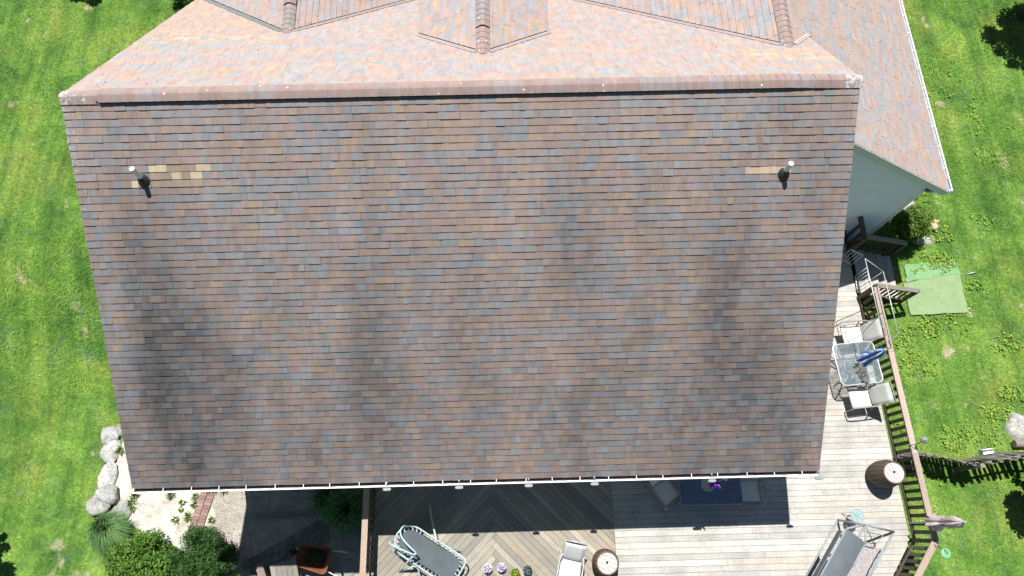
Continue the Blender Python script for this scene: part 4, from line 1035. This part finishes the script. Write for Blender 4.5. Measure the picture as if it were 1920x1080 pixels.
# big shrubs lower left
p = at(262, 1080, -1.2); bush('broadleaf_shrub', (p.x, p.y, -2), blobs_for(1.25, 1.2, 1.2, 44, 4, .27), 19000, .042, 'leaf_shrub', 'yellow green broadleaf shrub at the left of the sandy bed', seed=5, stems=8)
p = at(368, 1064, -1.1); bush('evergreen_shrub', (p.x, p.y, -2), blobs_for(1.28, 1.15, 1.4, 60, 9, .23), 30000, .052, 'leaf_dark', 'dark green needled shrub below the brick strip', seed=6, aspect=.16, stems=8)
def grass_clump(loc, n, L, label, m='leaf_grass', spread=1., seed=0, name='grass_clump', w=.010, lean=(0, 0)):
    g = np.random.default_rng(seed); t = g.random(n)*2*math.pi; out = g.random(n)**.6; Ln = L*(.6+.5*g.random(n)); e = out*spread
    dx, dy = np.cos(t)*e+lean[0], np.sin(t)*e+lean[1]; r0 = (.20 if n > 100 else .05)*np.sqrt(g.random(n)); P0 = np.stack([np.cos(t)*r0, np.sin(t)*r0, np.zeros(n)], 1)
    P1 = P0+np.stack([dx*Ln*.35, dy*Ln*.35, Ln*.62], 1); P2 = P0+np.stack([dx*Ln*.9, dy*Ln*.9, Ln*(.80-.45*out)], 1)
    s = np.stack([-np.sin(t), np.cos(t), np.zeros(n)], 1)*w
    v = np.stack([P0-s, P0+s, P1+s*.9, P1-s*.9, P2], 1).reshape(-1, 3); b = np.arange(n)*5
    f4 = np.stack([b, b+1, b+2, b+3], 1); f3 = np.stack([b+3, b+2, b+4, b+4], 1)
    f = np.concatenate([f4, np.stack([b+3, b+2, b+4], 1).repeat(1, 0)[:, [0, 1, 2, 2]]])
    me = bpy.data.meshes.new('blades'); me.from_pydata(v.tolist(), [], f4.tolist()+np.stack([b+3, b+2, b+4], 1).tolist())
    tn = np.clip(g.normal(.5, .25, n), 0, 1); a = me.attributes.new('tone', 'FLOAT', 'FACE'); a.data.foreach_set('value', np.concatenate([tn, tn])); me.materials.append(M[m])
    o_ = link(name, me, None, loc); return tag(o_, label, 'grass', kind=None)
p = at(204, 1000, -1.7); grass_clump((p.x-.1, p.y+.2, -2.0), 2600, .85, 'clump of tall ornamental grass between the boulders and the shrub', spread=.8, seed=2, w=.008, lean=(.22, -.28))
p = at(650, 955, -1.6); grass_clump((p.x, p.y, -2.0), 900, .95, 'arching grass clump in the shade below the gutter', spread=.95, seed=3, w=.012)
p = at(612, 935, -1.6); grass_clump((p.x, p.y, -2.0), 500, .75, 'smaller grass clump in the shade nearest the wall', spread=.9, seed=4, w=.012)
# weeds in the sand
weeds = [(352, 932, 'leafy weed left in the sandy bed', .17), (252, 932, 'weed beside the big boulder', .17), (250, 955, 'tiny weed below the boulder weed', .08), (322, 928, 'sprawling weed close to the gutter', .15), (343, 942, 'narrow weed in the middle of the sand', .11),
         (368, 932, 'weed at the upper end of the brick strip', .13), (366, 946, 'weed left of the brick strip', .12), (352, 968, 'broad weed beside the middle of the bricks', .17), (330, 974, 'weed at the edge of the dark shrub', .12), (360, 990, 'weed at the lower end of the bricks', .13),
         (400, 917, 'bright weed right of the brick strip under the gutter', .18), (422, 920, 'yellowish weed on the gravel under the gutter', .15), (398, 975, 'small weed on the sunlit gravel', .11), (228, 845, 'weed between the upper boulders', .16), (340, 955, 'thin weed on the white sand', .08)]
used = set()
for i, (u, v, lab, r_) in enumerate(weeds):
    if i == 0: u, v = 255, 930
    if i == 1: u, v = 247, 941
    p = at(u, v, -1.98)
    g_ = grass_clump((p.x, p.y, -1.985), 30, r_*1.2, lab, 'leaf_bright' if i % 3 else 'leaf_mid', 1.1, 20+i, 'weed', .013); g_['category'] = 'weed'; g_['group'] = 'weeds in the sandy bed'
# bush by the wing wall and pale rocks
p = at(1702, 424, .5); bush('wall_bush', (p.x, p.y, gz(p.x, p.y)), blobs_for(.72, .58, 1.15, 26, 21, .30), 9000, .045, 'leaf_bright', 'bright green bush beside the pale wing wall and stairs', seed=22, aspect=.3)
# boulders on the left
def rock(loc, size, rz, label, seed, group='boulders edging the sandy bed'):
    rnd = random.Random(seed); mb = MB(); n1, n2 = 12, 20; vs = []
    planes = []
    for _ in range(15):
        n_ = Vector((rnd.gauss(0, 1), rnd.gauss(0, 1), rnd.gauss(0, .8))).normalized(); planes.append((n_, rnd.uniform(.72, 1.0)))
    planes.append((Vector((rnd.uniform(-.2, .2), rnd.uniform(-.2, .2), 1)).normalized(), .78))
    for i in range(n1+1):
        th = math.pi*i/n1
        for j in range(n2):
            fi = 2*math.pi*j/n2; d_ = Vector((math.sin(th)*math.cos(fi), math.sin(th)*math.sin(fi), math.cos(th)))
            k = min([1.12]+[h_/max(.05, d_.dot(n_)) for n_, h_ in planes])*(1 if i in (0, n1) else rnd.uniform(.975, 1.02))
            vs.append((d_.x*size[0]*k*1.1, d_.y*size[1]*k*1.1, d_.z*size[2]*k*1.1))
    fs = [(i*n2+j, (i+1)*n2+j, (i+1)*n2+(j+1) % n2, i*n2+(j+1) % n2) for i in range(n1) for j in range(n2)]
    mb.add(vs, fs); o_ = mb.build('boulder', M['rock'], None, loc, (rnd.uniform(-.1, .1), rnd.uniform(-.1, .1), rz), smooth=True); return tag(o_, label, 'rock', group)
rocks = [(203, 816, .22, .20, .22, 'pale boulder at the upper end of the rock border'), (225, 808, .20, .15, .18, 'small boulder touching the roof edge at the upper end of the border'), (205, 845, .21, .32, .18, 'long grey flat boulder, third down the rock border'),
         (200, 893, .22, .34, .17, 'angular slate grey boulder in the middle of the border'), (203, 925, .27, .25, .30, 'rounded pale boulder lying on top near the lower end'), (189, 943, .26, .30, .15, 'low wide boulder under the rounded pale one'), (222, 958, .26, .22, .13, 'blue grey flat boulder at the lower end of the border')]
for i, (u, v, a_, b_, c_, lab) in enumerate(rocks):
    p = at(u, v, -1.9); rock((p.x, p.y, -1.97+(.10 if 'rounded' in lab else 0)), (a_*1.3, b_*1.2, c_*.58), random.uniform(-.4, .4), lab, 40+i)
rock(G(1701, 388)+Vector((0, 0, .05)), (.22, .16, .16), .8, 'pale rock beside the wing wall corner', 60, 'pale rocks in the right lawn')
rock(G(1718, 448)+Vector((0, 0, .05)), (.20, .18, .12), .3, 'pale rock at the foot of the wall bush', 61, 'pale rocks in the right lawn')
rock(G(1910, 800), (.34, .44, .2), .3, 'large white rock at the right edge above the fence', 62, 'pale rocks in the right lawn')
rock(G(1740, 447), (.20, .16, .03), .3, 'flat pale stone below the plush toy', 63, 'pale rocks in the right lawn')

# bricks, pavers, flagstones
bp = empty('brick_strip', at(382, 965, -1.98), 0, 'diagonal strip of brown bricks across the sandy bed', 'path'); bo = Vector(bp.location)
a, b = at(393, 916, -1.97), at(358, 1016, -1.97); d = (b-a); L = d.length; d.normalize(); s = Vector((-d.y, d.x, 0)); ang = math.atan2(s.y, s.x)
mb = MB(); mb.box((0, 0, 0), (.19, .088, .06)); bm = mb.mesh('brick', M['brick'])
for i in range(int(L/.095)):
    for j in (-1, 1): link('brick', bm, bp, a+d*(i*.095+(.03 if j > 0 else 0))+s*(j*.105+random.uniform(-.006, .006))-bo+Vector((0, 0, random.uniform(-.004, .008))), (random.uniform(-.02, .02), 0, ang+random.uniform(-.03, .03)))
pp = empty('paver_path', at(540, 1030, -1.98), 0, 'shaded path of grey pavers running under the wheelbarrow', 'path'); po = Vector(pp.location)
a, b = at(470, 1072, -1.96), at(612, 992, -1.96); d = b-a; L = d.length; d.normalize(); s = Vector((-d.y, d.x, 0)); ang = math.atan2(d.y, d.x)
mb = MB(); mb.box((0, 0, 0), (.205, .205, .05)); bm = mb.mesh('paver', M['paver'])
for i in range(int(L/.215)+1):
    for j in (-1, 0, 1): link('paver', bm, pp, a+d*(i*.217+(.1 if j == 0 else 0))+s*(j*.217)-po+Vector((0, 0, random.uniform(-.004, .012))), (random.uniform(-.015, .015), random.uniform(-.015, .015), ang+random.uniform(-.02, .02)))
fl = empty('stepping_stones', at(660, 1010, -1.98), 0, 'shaded flagstones between the pavers and the deck railing', 'path'); fo2 = Vector(fl.location)
for i, (u, v, r_) in enumerate([(645, 980, .24), (658, 1015, .30), (680, 995, .18), (676, 1052, .26), (652, 1068, .25), (630, 1085, .25)]):
    p = at(u, v, -1.96); mb = MB(); k = 7; mb.prism([(r_*random.uniform(.8, 1.1)*math.cos(2*math.pi*t/k+i), r_*random.uniform(.8, 1.1)*math.sin(2*math.pi*t/k+i)) for t in range(k)], -.03, .02); mb.build('flagstone', M['flag'], fl, p-fo2)
p = at(541, 965, -1.95); mb = MB(); mb.bar((-.9, 0, 0), (.75, .03, 0), .10, .12); tag(mb.build('timber_edging', M['oldwood'], None, (p.x, p.y, -1.94), (0, 0, PSI)), 'old timber edging in the deep shade below the gutter', 'edging')

# wheelbarrow
c = at(587, 1046, -1.35); wb = empty('wheelbarrow', (c.x, c.y, -1.97), R(-12), 'rusty wheelbarrow with grass growing in its tray', 'wheelbarrow')
def rr3(hx_, hy_, r, z, t=0): return [(x+(t*.10 if x < 0 else 0), y*(1-.16*(x < 0)), z) for x, y in rrect(hx_, hy_, r, 4)]
mb = MB(); rings = [rr3(.45, .34, .12, .62), rr3(.435, .325, .11, .615), rr3(.30, .22, .08, .36), rr3(.24, .18, .07, .33)]
vs = sum(rings, []); n = len(rings[0]); fs = []
for i in range(3): fs += [(i*n+j, i*n+(j+1) % n, (i+1)*n+(j+1) % n, (i+1)*n+j) for j in range(n)]
fs.append(tuple(range(3*n, 4*n))); vs += [(x*1.0, y*1.0, z-.012) for x, y, z in rings[0]]+[(x*1.01, y*1.01, z-.02) for x, y, z in rings[2]]
fs += [((4*n)+j, (5*n)+j, (5*n)+(j+1) % n, (4*n)+(j+1) % n) for j in range(n)]+[(j, 4*n+j, 4*n+(j+1) % n, (j+1) % n) for j in range(n)]
mb.add(vs, fs); mb.build('tray', M['rust'], wb, smooth=False)
mb = MB(); mb.tube(rr3(.45, .34, .12, .62), .013, 6, True); mb.build('tray_rim', M['rust'], wb, smooth=True)
mb = MB(); mb.prism([(x*.95, y*.95) for x, y, z in rr3(.27, .20, .07, 0)], .345, .42); mb.build('soil', M['soil'], wb)
v, f, t = leaves(260, [(.05, -.04, .46, .2, .14, .08)], .06, .12, .2, .5, 77); link('grass_tuft', np_mesh('grass_tuft', v, f, t, M['leaf_mid']), wb)
for s_ in (-1, 1): mb = MB(); mb.tube([(-.62, s_*.10, .25), (.2, s_*.22, .33), (.62, s_*.30, .50), (.86, s_*.33, .56)], .019, 8); mb.build('handle', M['silver'], wb, smooth=True)
for s_ in (-1, 1): mb = MB(); mb.tube([(.15, s_*.2, .33), (.28, s_*.22, .0), (.40, s_*.25, .0), (.42, s_*.25, .42)], .014, 6); mb.build('leg', M['lead'], wb, smooth=True)
mb = MB(); mb.tube([(-.62+.15*math.cos(t), 0, .19+.15*math.sin(t)) for t in np.linspace(0, 2*math.pi, 21)[:-1]], .045, 8, True); mb.build('wheel', M['black'], wb, smooth=True)

# weathered workbench and a leaning plank
c = at(536, 1085, -1.25); wk = empty('garden_bench', (c.x, c.y, -1.98), R(17), 'weathered grey plank bench in front of the wheelbarrow', 'bench')
for i in range(5):
    mb = MB(); mb.box((0, 0, 0), (.135, .90, .035)); mb.build('plank', M['oldwood'], wk, (-.29+i*.142, 0, .72+random.uniform(-.002, .002)))
for sx in (-1, 1):
    for sy in (-1, 1): mb = MB(); mb.bar((sx*.26, sy*.34, 0), (sx*.26, sy*.34, .70), .07, .07, up=(1, 0, 0)); mb.build('leg', M['oldwood'], wk)
for sy in (-1, 1): mb = MB(); mb.bar((-.33, sy*.34, .66), (.33, sy*.34, .66), .035, .08); mb.build('crosspiece', M['oldwood'], wk)
c = at(492, 1079, -1.3); mb = MB(); mb.box((0, 0, 0), (.15, .62, .05)); tag(mb.build('loose_plank', M['oldwood'], None, (c.x, c.y, -1.35), (R(4), 0, R(24))), 'short loose plank left of the grey bench', 'plank')
mb = MB(); mb.box((0, 0, 0), (.12, .5, .62)); tag(mb.build('brick_pier', M['brick'], None, (c.x-.06, c.y-.06, -1.69), (0, 0, R(24))), 'low brick pier below the loose plank', 'pier')

# flower pots
def pot(u, v, r, h, m, label, leafm, n, size, aspect=.5, cat='flower pot'):
    c = at(u, v, DZ+h); g = empty('flower_pot', (c.x, c.y, DZ), 0, label, cat, 'flower pots on the chevron deck')
    mb = MB(); mb.lathe([(r*.72, 0), (r*.95, h*.9), (r*1.04, h*.9), (r*1.04, h), (r*.9, h), (r*.88, h*.85)], seg=20); mb.build('pot', M[m], g)
    mb = MB(); mb.lathe([(r*.88, h*.84), (r*.88, h*.86)], seg=16); mb.build('soil', M['soil'], g)
    v_, f_, t_ = leaves(n, [(0, 0, h*1.1, r*1.0, r*1.0, h*.5)], size, aspect, .6, .5, int(u)); link('foliage', np_mesh('foliage', v_, f_, t_, M[leafm]), g); return g
pot(914, 1066, .10, .17, 'white', 'leftmost flower pot, lilac blooms in a white pot', 'petal_white', 150, .026, .6)
pot(940, 1064, .10, .17, 'white', 'second flower pot from the left, white blooms', 'petal_white', 150, .026, .6)
pot(966, 1074, .11, .16, 'lead', 'pot of yellow green foliage between blooms and succulents', 'leaf_yellow', 260, .028, .4)
pot(989, 1069, .105, .16, 'boot', 'black pot with blue green succulents, rightmost of the pots', 'leaf_succulent', 170, .024, .5)

# ------------------------------------------------------------------ right lawn: mat, toy, fence, lights
matp = px_poly([(1694, 531), (1799, 508), (1815, 586), (1708, 590)], 0.02)
mb = MB(); mb.prism(wobble(matp, 5, .015), -.03, .022); tag(mb.build('turf_mat', M['mat'], None), 'pale green artificial turf mat at the foot of the stairs', 'mat')
netp = px_poly([(1696, 497), (1790, 488), (1802, 512), (1700, 528)], 0.03)
mb = MB(); mb.prism(wobble(netp, 6, .03), -.03, .03); tag(mb.build('netting', M['net'], None), 'crumpled green netting along the top edge of the turf mat', 'netting')
# plush toy
p = G(1749, 428); toy = MB(); 
def blob(c_, r_, sx=1, sy=1, sz=1):
    vs = []; n1, n2 = 8, 12
    for i in range(n1+1):
        for j in range(n2): th, fi = math.pi*i/n1, 2*math.pi*j/n2; vs.append((c_[0]+r_*sx*math.sin(th)*math.cos(fi), c_[1]+r_*sy*math.sin(th)*math.sin(fi), c_[2]+r_*sz*math.cos(th)))
    toy.add(vs, [(i*n2+j, (i+1)*n2+j, (i+1)*n2+(j+1) % n2, i*n2+(j+1) % n2) for i in range(n1) for j in range(n2)])
blob((0, 0, .09), .10, .95, 1.15, .85); blob((-.02, .16, .11), .075); blob((-.08, .20, .15), .026); blob((.04, .21, .15), .026); blob((-.03, .22, .09), .035)
for sx, sy in ((-1, .09), (1, .09), (-1, -.09), (1, -.09)): blob((sx*.085, sy*.95, .05), .04, 1.1, .9, .8)
o_ = toy.build('plush_toy', M['orange_fur'], None, (p.x, p.y, p.z), (0, 0, R(-25)), smooth=True); tag(o_, 'orange and cream plush toy lying in the lawn', 'toy')
rm = o_.modifiers.new('remesh', 'REMESH'); rm.mode = 'VOXEL'; rm.voxel_size = .012; rm.use_smooth_shade = True

# old fence
fpts = [(1698, 862, 1.0), (1742, 848, 1.15), (1845, 868, 1.15), (1935, 850, 1.2), (2040, 848, 1.2)]
fw = [at(u, v, h) for u, v, h in fpts]; f0 = Vector((fw[1].x, fw[1].y, 0)); fen = empty('picket_fence', f0, 0, 'sagging old grey picket fence running right from the deck', 'fence')
k = 0
for (pa, pb) in zip(fw[:-1], fw[1:]):
    d = Vector((pb.x-pa.x, pb.y-pa.y, 0)); L = d.length; d.normalize(); s = Vector((-d.y, d.x, 0)); n = max(2, int(L/.108)); ang = math.atan2(d.y, d.x)
    for i in range(n):
        q = Vector((pa.x, pa.y, 0))+d*(i+.5)*L/n; h = pa.z+(pb.z-pa.z)*i/n+random.uniform(-.05, .03); lean = R(random.uniform(-4, 4)); k += 1
        mb = MB(); mb.box((0, 0, h/2), (random.uniform(.08, .10), .02, h)); mb.build('picket', M['oldwood'], fen, q-f0+s*.15+Vector((0, 0, -.03)), (R(random.uniform(7, 12)), lean, ang+random.uniform(-.06, .06)))
    for zz_ in (.30, .85): mb = MB(); mb.bar((0, 0, 0), (L, 0, 0), .04, .085); mb.build('rail', M['oldwood'], fen, Vector((pa.x, pa.y, zz_))-f0+s*(.13-zz_*.17), (0, 0, ang))
    mb = MB(); mb.box((0, 0, .55), (.10, .10, 1.1)); mb.build('post', M['oldwood'], fen, Vector((pb.x, pb.y, 0))-f0-s*.06)
p = at(1848, 848, 1.2); bh = empty('birdhouse', (p.x, p.y, 1.12), R(8), 'small white birdhouse sitting on the fence', 'birdhouse')
mb = MB(); mb.box((0, 0, .09), (.26, .15, .18)); mb.build('body', M['pvc'], bh)
for s_ in (-1, 1): mb = MB(); mb.bar((0, s_*.055, .215), (0, s_*.056, .2151), .30, .14, up=(0, s_*.5, 1)); mb.build('roof', M['pvc'], bh)
for s_ in (-.06, .05): mb = MB(); mb.box((s_, -.076, .10), (.055, .006, .07)); mb.build('opening', M['black'], bh)
p = at(1912, 832, .1); mb = MB(); mb.tube([(-.25, 0, .1), (0, 0, .1), (.5, .02, .1)], .10, 14); tag(mb.build('log', M['oldwood'], None, (p.x+.1, p.y, 0)), 'short grey log lying above the fence at the right edge', 'log')
# lamps on hooks outside the railing
def hook_lamp(u, v, z, post, label, m, shape):
    c = at(u, v, z); q = at(post[0], post[1], DZ+.97); g = empty('hanging_lamp', (q.x, q.y, DZ+.9), 0, label, 'lamp'); o0 = Vector((q.x, q.y, DZ+.9))
    e = c-o0; mb = MB(); mb.tube([(0, 0, 0), (e.x*.3, e.y*.3, e.z*.6+.05), (e.x*.8, e.y*.8, e.z+.1), (e.x, e.y, e.z+.06)], .008, 6); mb.build('hook', M['black'], g, smooth=True)
    mb = MB(); mb.lathe(shape, c=e, seg=18); mb.build('globe', M[m], g, smooth=True); return g
ball = [(.01, -.085), (.06, -.065), (.085, 0), (.07, .05), (.03, .08), (.008, .085)]
hook_lamp(1733, 825, 2.0, (1706, 836), 'grey globe on a hook outside the long railing', 'lead', ball)
dish = [(.02, -.05), (.10, -.03), (.125, 0), (.10, .012), (.02, .016)]
M['green_plastic'] = basic('green_plastic', (.20, .42, .20), (.14, .33, .16), 9., .4, fine=.1)
hook_lamp(1774, 1038, 1.9, (1750, 1020), 'pale green dish feeder hanging outside the corner of the railing', 'green_plastic', dish)
# litter in the grass
for u, v, lab, sz in ((1815, 580, 'white scrap at the lower right corner of the turf mat', .10), (1820, 514, 'pale stick lying right of the turf mat', .3), (33, 632, 'white feather on the left lawn', .14)):
    p = G(u, v); mb = MB(); mb.tube([(-sz*.5, 0, .03), (0, sz*.05, .045), (sz*.5, sz*.12, .035)], [.012, .022, .01], 6); tag(mb.build('litter', M['cord'] if 'stick' not in lab else M['sand'], None, p, (0, 0, .7 if u < 100 else .1), smooth=True), lab, 'litter')

# ------------------------------------------------------------------ trees just beyond the frame, whose shade falls into it
def tree(shadow_px, zg, h, r, label, seed, n=7000):
    q = at(*shadow_px, zg); hc = h*.62; c = Vector((q.x-.09*hc, q.y+.3745*hc, zg)); rnd = random.Random(seed)
    g = empty('tree', c, 0, label, 'tree', 'trees around the lawn'); mb = MB()
    mb.tube([(0, 0, -.1), (.03, .02, h*.25), (-.02, .04, h*.55), (0, 0, h*.85)], [h*.035, h*.028, h*.018, .01], 8); mb.build('trunk', M['bark'], g, smooth=True)
    bl = []
    for k in range(38):
        t = rnd.uniform(0, 2*math.pi); rr = r*rnd.uniform(.1, 1.0)**.8; zz_ = h*(.45+.45*rnd.random()*(1-.5*rr/r)); s_ = r*rnd.uniform(.12, .27); bl.append((rr*math.cos(t), rr*math.sin(t), zz_, s_, s_, s_*.7))
        mb = MB(); mb.tube([(0, 0, zz_*.6), (rr*.5*math.cos(t), rr*.5*math.sin(t), zz_*.85), (rr*math.cos(t), rr*math.sin(t), zz_)], [.05, .03, .01], 5); mb.build('limb', M['bark'], g, smooth=True)
    v_, f_, t_ = leaves(int(n*1.5), [(a, b, c_, d*1.5, e*1.5, f*1.5) for a, b, c_, d, e, f in bl], .075, .55, .4, .85, seed); link('crown', np_mesh('crown', v_, f_, t_, M['leaf_tree']), g)
tree((1945, 82), 0, 4.6, 1.35, 'dark leafy tree at the upper right corner of the lawn', 91, 9000)
tree((1950, 965), 0, 3.2, .85, 'dark leafy tree at the lower right edge, below the fence', 92, 6000)
tree((-28, 1060), -2, 3.0, .7, 'dark leafy tree at the lower left corner of the lawn', 93, 5000)
tree((176, -28), 0, 3.4, .75, 'round dark tree at the top of the left lawn', 94, 6000)
p = at(372, -4, .2); bush('foundation_bush', (p.x-.4, p.y+.1, gz(p.x, p.y)), blobs_for(.6, .6, .8, 10, 31, .4), 3000, .05, 'leaf_mid', 'green bush at the front left corner of the house', seed=32)

# ------------------------------------------------------------------ grass
def in_house(x, y):
    hxx = x*cP+y*sP; hyy = -x*sP+y*cP
    a = (hxx > X0+.45) & (hxx < X1-.4) & (hyy > YE+.5) & (hyy < YF-.5)
    b = (hxx > 6) & (hxx < XV-.02) & (hyy > YV) & (hyy < 22)
    c_ = (hxx > XL) & (hxx < 9.35) & (hyy < 7.7)
    d_ = (hxx > -7.5) & (hyy > 8) & (hxx < 9) & (hyy < 18)
    return a | b | c_ | d_
n = 560000
x = np.concatenate([rng.uniform(-19, -6.2, n//2), rng.uniform(9.0, 19, n//2)]); y = rng.uniform(-2.3, 19.5, n)
mcx, mcy = sum(p[0] for p in matp)/4, sum(p[1] for p in matp)/4
ok = ~in_house(x, y) & ~inside(x, y, SAND) & ~inside(x, y, GRAV) & ~inside(x, y, [((a-mcx)*.88+mcx, (b-mcy)*.88+mcy) for a, b in matp])
x, y = x[ok], y[ok]; z = ground_z(x, y)
far = np.hypot(x, y-0)/20
n = len(x); t = rng.random(n)*2*math.pi; L = .035+.04*rng.random(n); wv = .010+.010*rng.random(n); ln = .35+.75*rng.random(n)
# tufts lean together, in drifts
t = t*.8+np.sin(x*1.9+np.sin(y*1.3)*2)*1.3+np.cos(y*1.6-x*.7)*1.3
P0 = np.stack([x, y, z-.005], 1); sd_ = np.stack([-np.sin(t), np.cos(t), np.zeros(n)], 1)*wv[:, None]
tip = P0+np.stack([np.cos(t)*L*ln*1.3, np.sin(t)*L*ln*1.3, L*.55], 1)
v = np.stack([P0-sd_, P0+sd_, tip], 1).reshape(-1, 3); f = np.arange(3*n).reshape(-1, 3)
o = link('grass', np_mesh('grass', v, f, np.clip(rng.normal(.5, .24, n), 0, 1), M['blade'])); tag(o, 'short mown grass blades of the lawn', 'grass', kind='stuff')

# broad-leaved ground cover in drifts on the right lawn
spots = [(1745, 470, 1.0, 900), (1765, 440, .5, 260), (1720, 505, .4, 200), (1715, 610, .9, 800), (1790, 600, .8, 420), (1700, 660, .6, 350), (1740, 690, .5, 200), (1720, 370, .6, 420), (1880, 770, .8, 500), (1790, 820, .7, 420), (1850, 820, .6, 300), (1690, 690, .5, 260), (1890, 640, .8, 260),
         (1840, 420, .7, 120), (1830, 540, .5, 150), (1865, 300, 1., 160), (1760, 150, 1.2, 160), (1850, 220, 1.2, 160), (1690, 800, .4, 160), (1760, 900, .3, 30), (1900, 740, .6, 350), (1730, 350, .5, 260), (1800, 800, .5, 200)]
V_, F_, T_ = [], [], []; base = 0
for i, (u, v0, r_, k) in enumerate(spots):
    k = int(k*.55); r_ *= .8
    p = G(u, v0); vv, ff, tt = leaves(k, [(p.x+random.uniform(-.6, .6)*r_, p.y+random.uniform(-.6, .6)*r_, p.z+.05, r_*q_, r_*q_*.8, .05) for q_ in (.6, .4, .35, .3, .3, .25, .2, .2)], .036, .62, 1.4, .6, 300+i, None)
    hh = in_house(vv[:, 0], vv[:, 1]) | inside(vv[:, 0], vv[:, 1], matp); keep = ~hh.reshape(-1, 4).any(1)
    vv = vv.reshape(-1, 4, 3)[keep].reshape(-1, 3); tt = tt[keep]; V_.append(vv); F_.append(np.arange(len(vv)).reshape(-1, 4)+base); T_.append(tt); base += len(vv)
o = link('ground_cover', np_mesh('ground_cover', np.concatenate(V_), np.concatenate(F_), np.concatenate(T_), M['leaf_lime'])); tag(o, 'broad leaved weeds in drifts through the right lawn', 'weeds', kind='stuff')

# loose pebbles on the gravel and sand
n = 5200; gx = rng.uniform(-8.6, -3.5, n); gy = rng.uniform(-2.2, 2.4, n); ins = inside(gx, gy, GRAV) | (inside(gx, gy, SAND) & (rng.random(n) < .18)); gx, gy = gx[ins], gy[ins]; n = len(gx)
sz = .008+.022*rng.random(n)**3; od = np.array([(1, 0, 0), (0, 1, 0), (-1, 0, 0), (0, -1, 0), (0, 0, .7), (0, 0, -.5)]); a = rng.random(n)*6.28
ca, sa_ = np.cos(a)[:, None], np.sin(a)[:, None]; vx = od[None, :, 0]*ca-od[None, :, 1]*sa_*.7; vy = od[None, :, 0]*sa_+od[None, :, 1]*ca*.7; vz = np.repeat(od[None, :, 2], n, 0)
v = np.stack([gx[:, None]+vx*sz[:, None], gy[:, None]+vy*sz[:, None], -1.972+vz*sz[:, None]], -1).reshape(-1, 3)
tri = np.array([(0, 1, 4), (1, 2, 4), (2, 3, 4), (3, 0, 4), (1, 0, 5), (2, 1, 5), (3, 2, 5), (0, 3, 5)]); f = (np.arange(n)[:, None, None]*6+tri[None]).reshape(-1, 3)
M['pebble'] = basic('pebble', (.42, .38, .33), (.2, .18, .16), 9., .9, world_pos=True, tone=.6)
o = link('pebbles', np_mesh('pebbles', v, f, np.repeat(rng.random(n), 8), M['pebble'])); tag(o, 'loose pebbles strewn over the gravel yard', 'pebbles', kind='stuff')
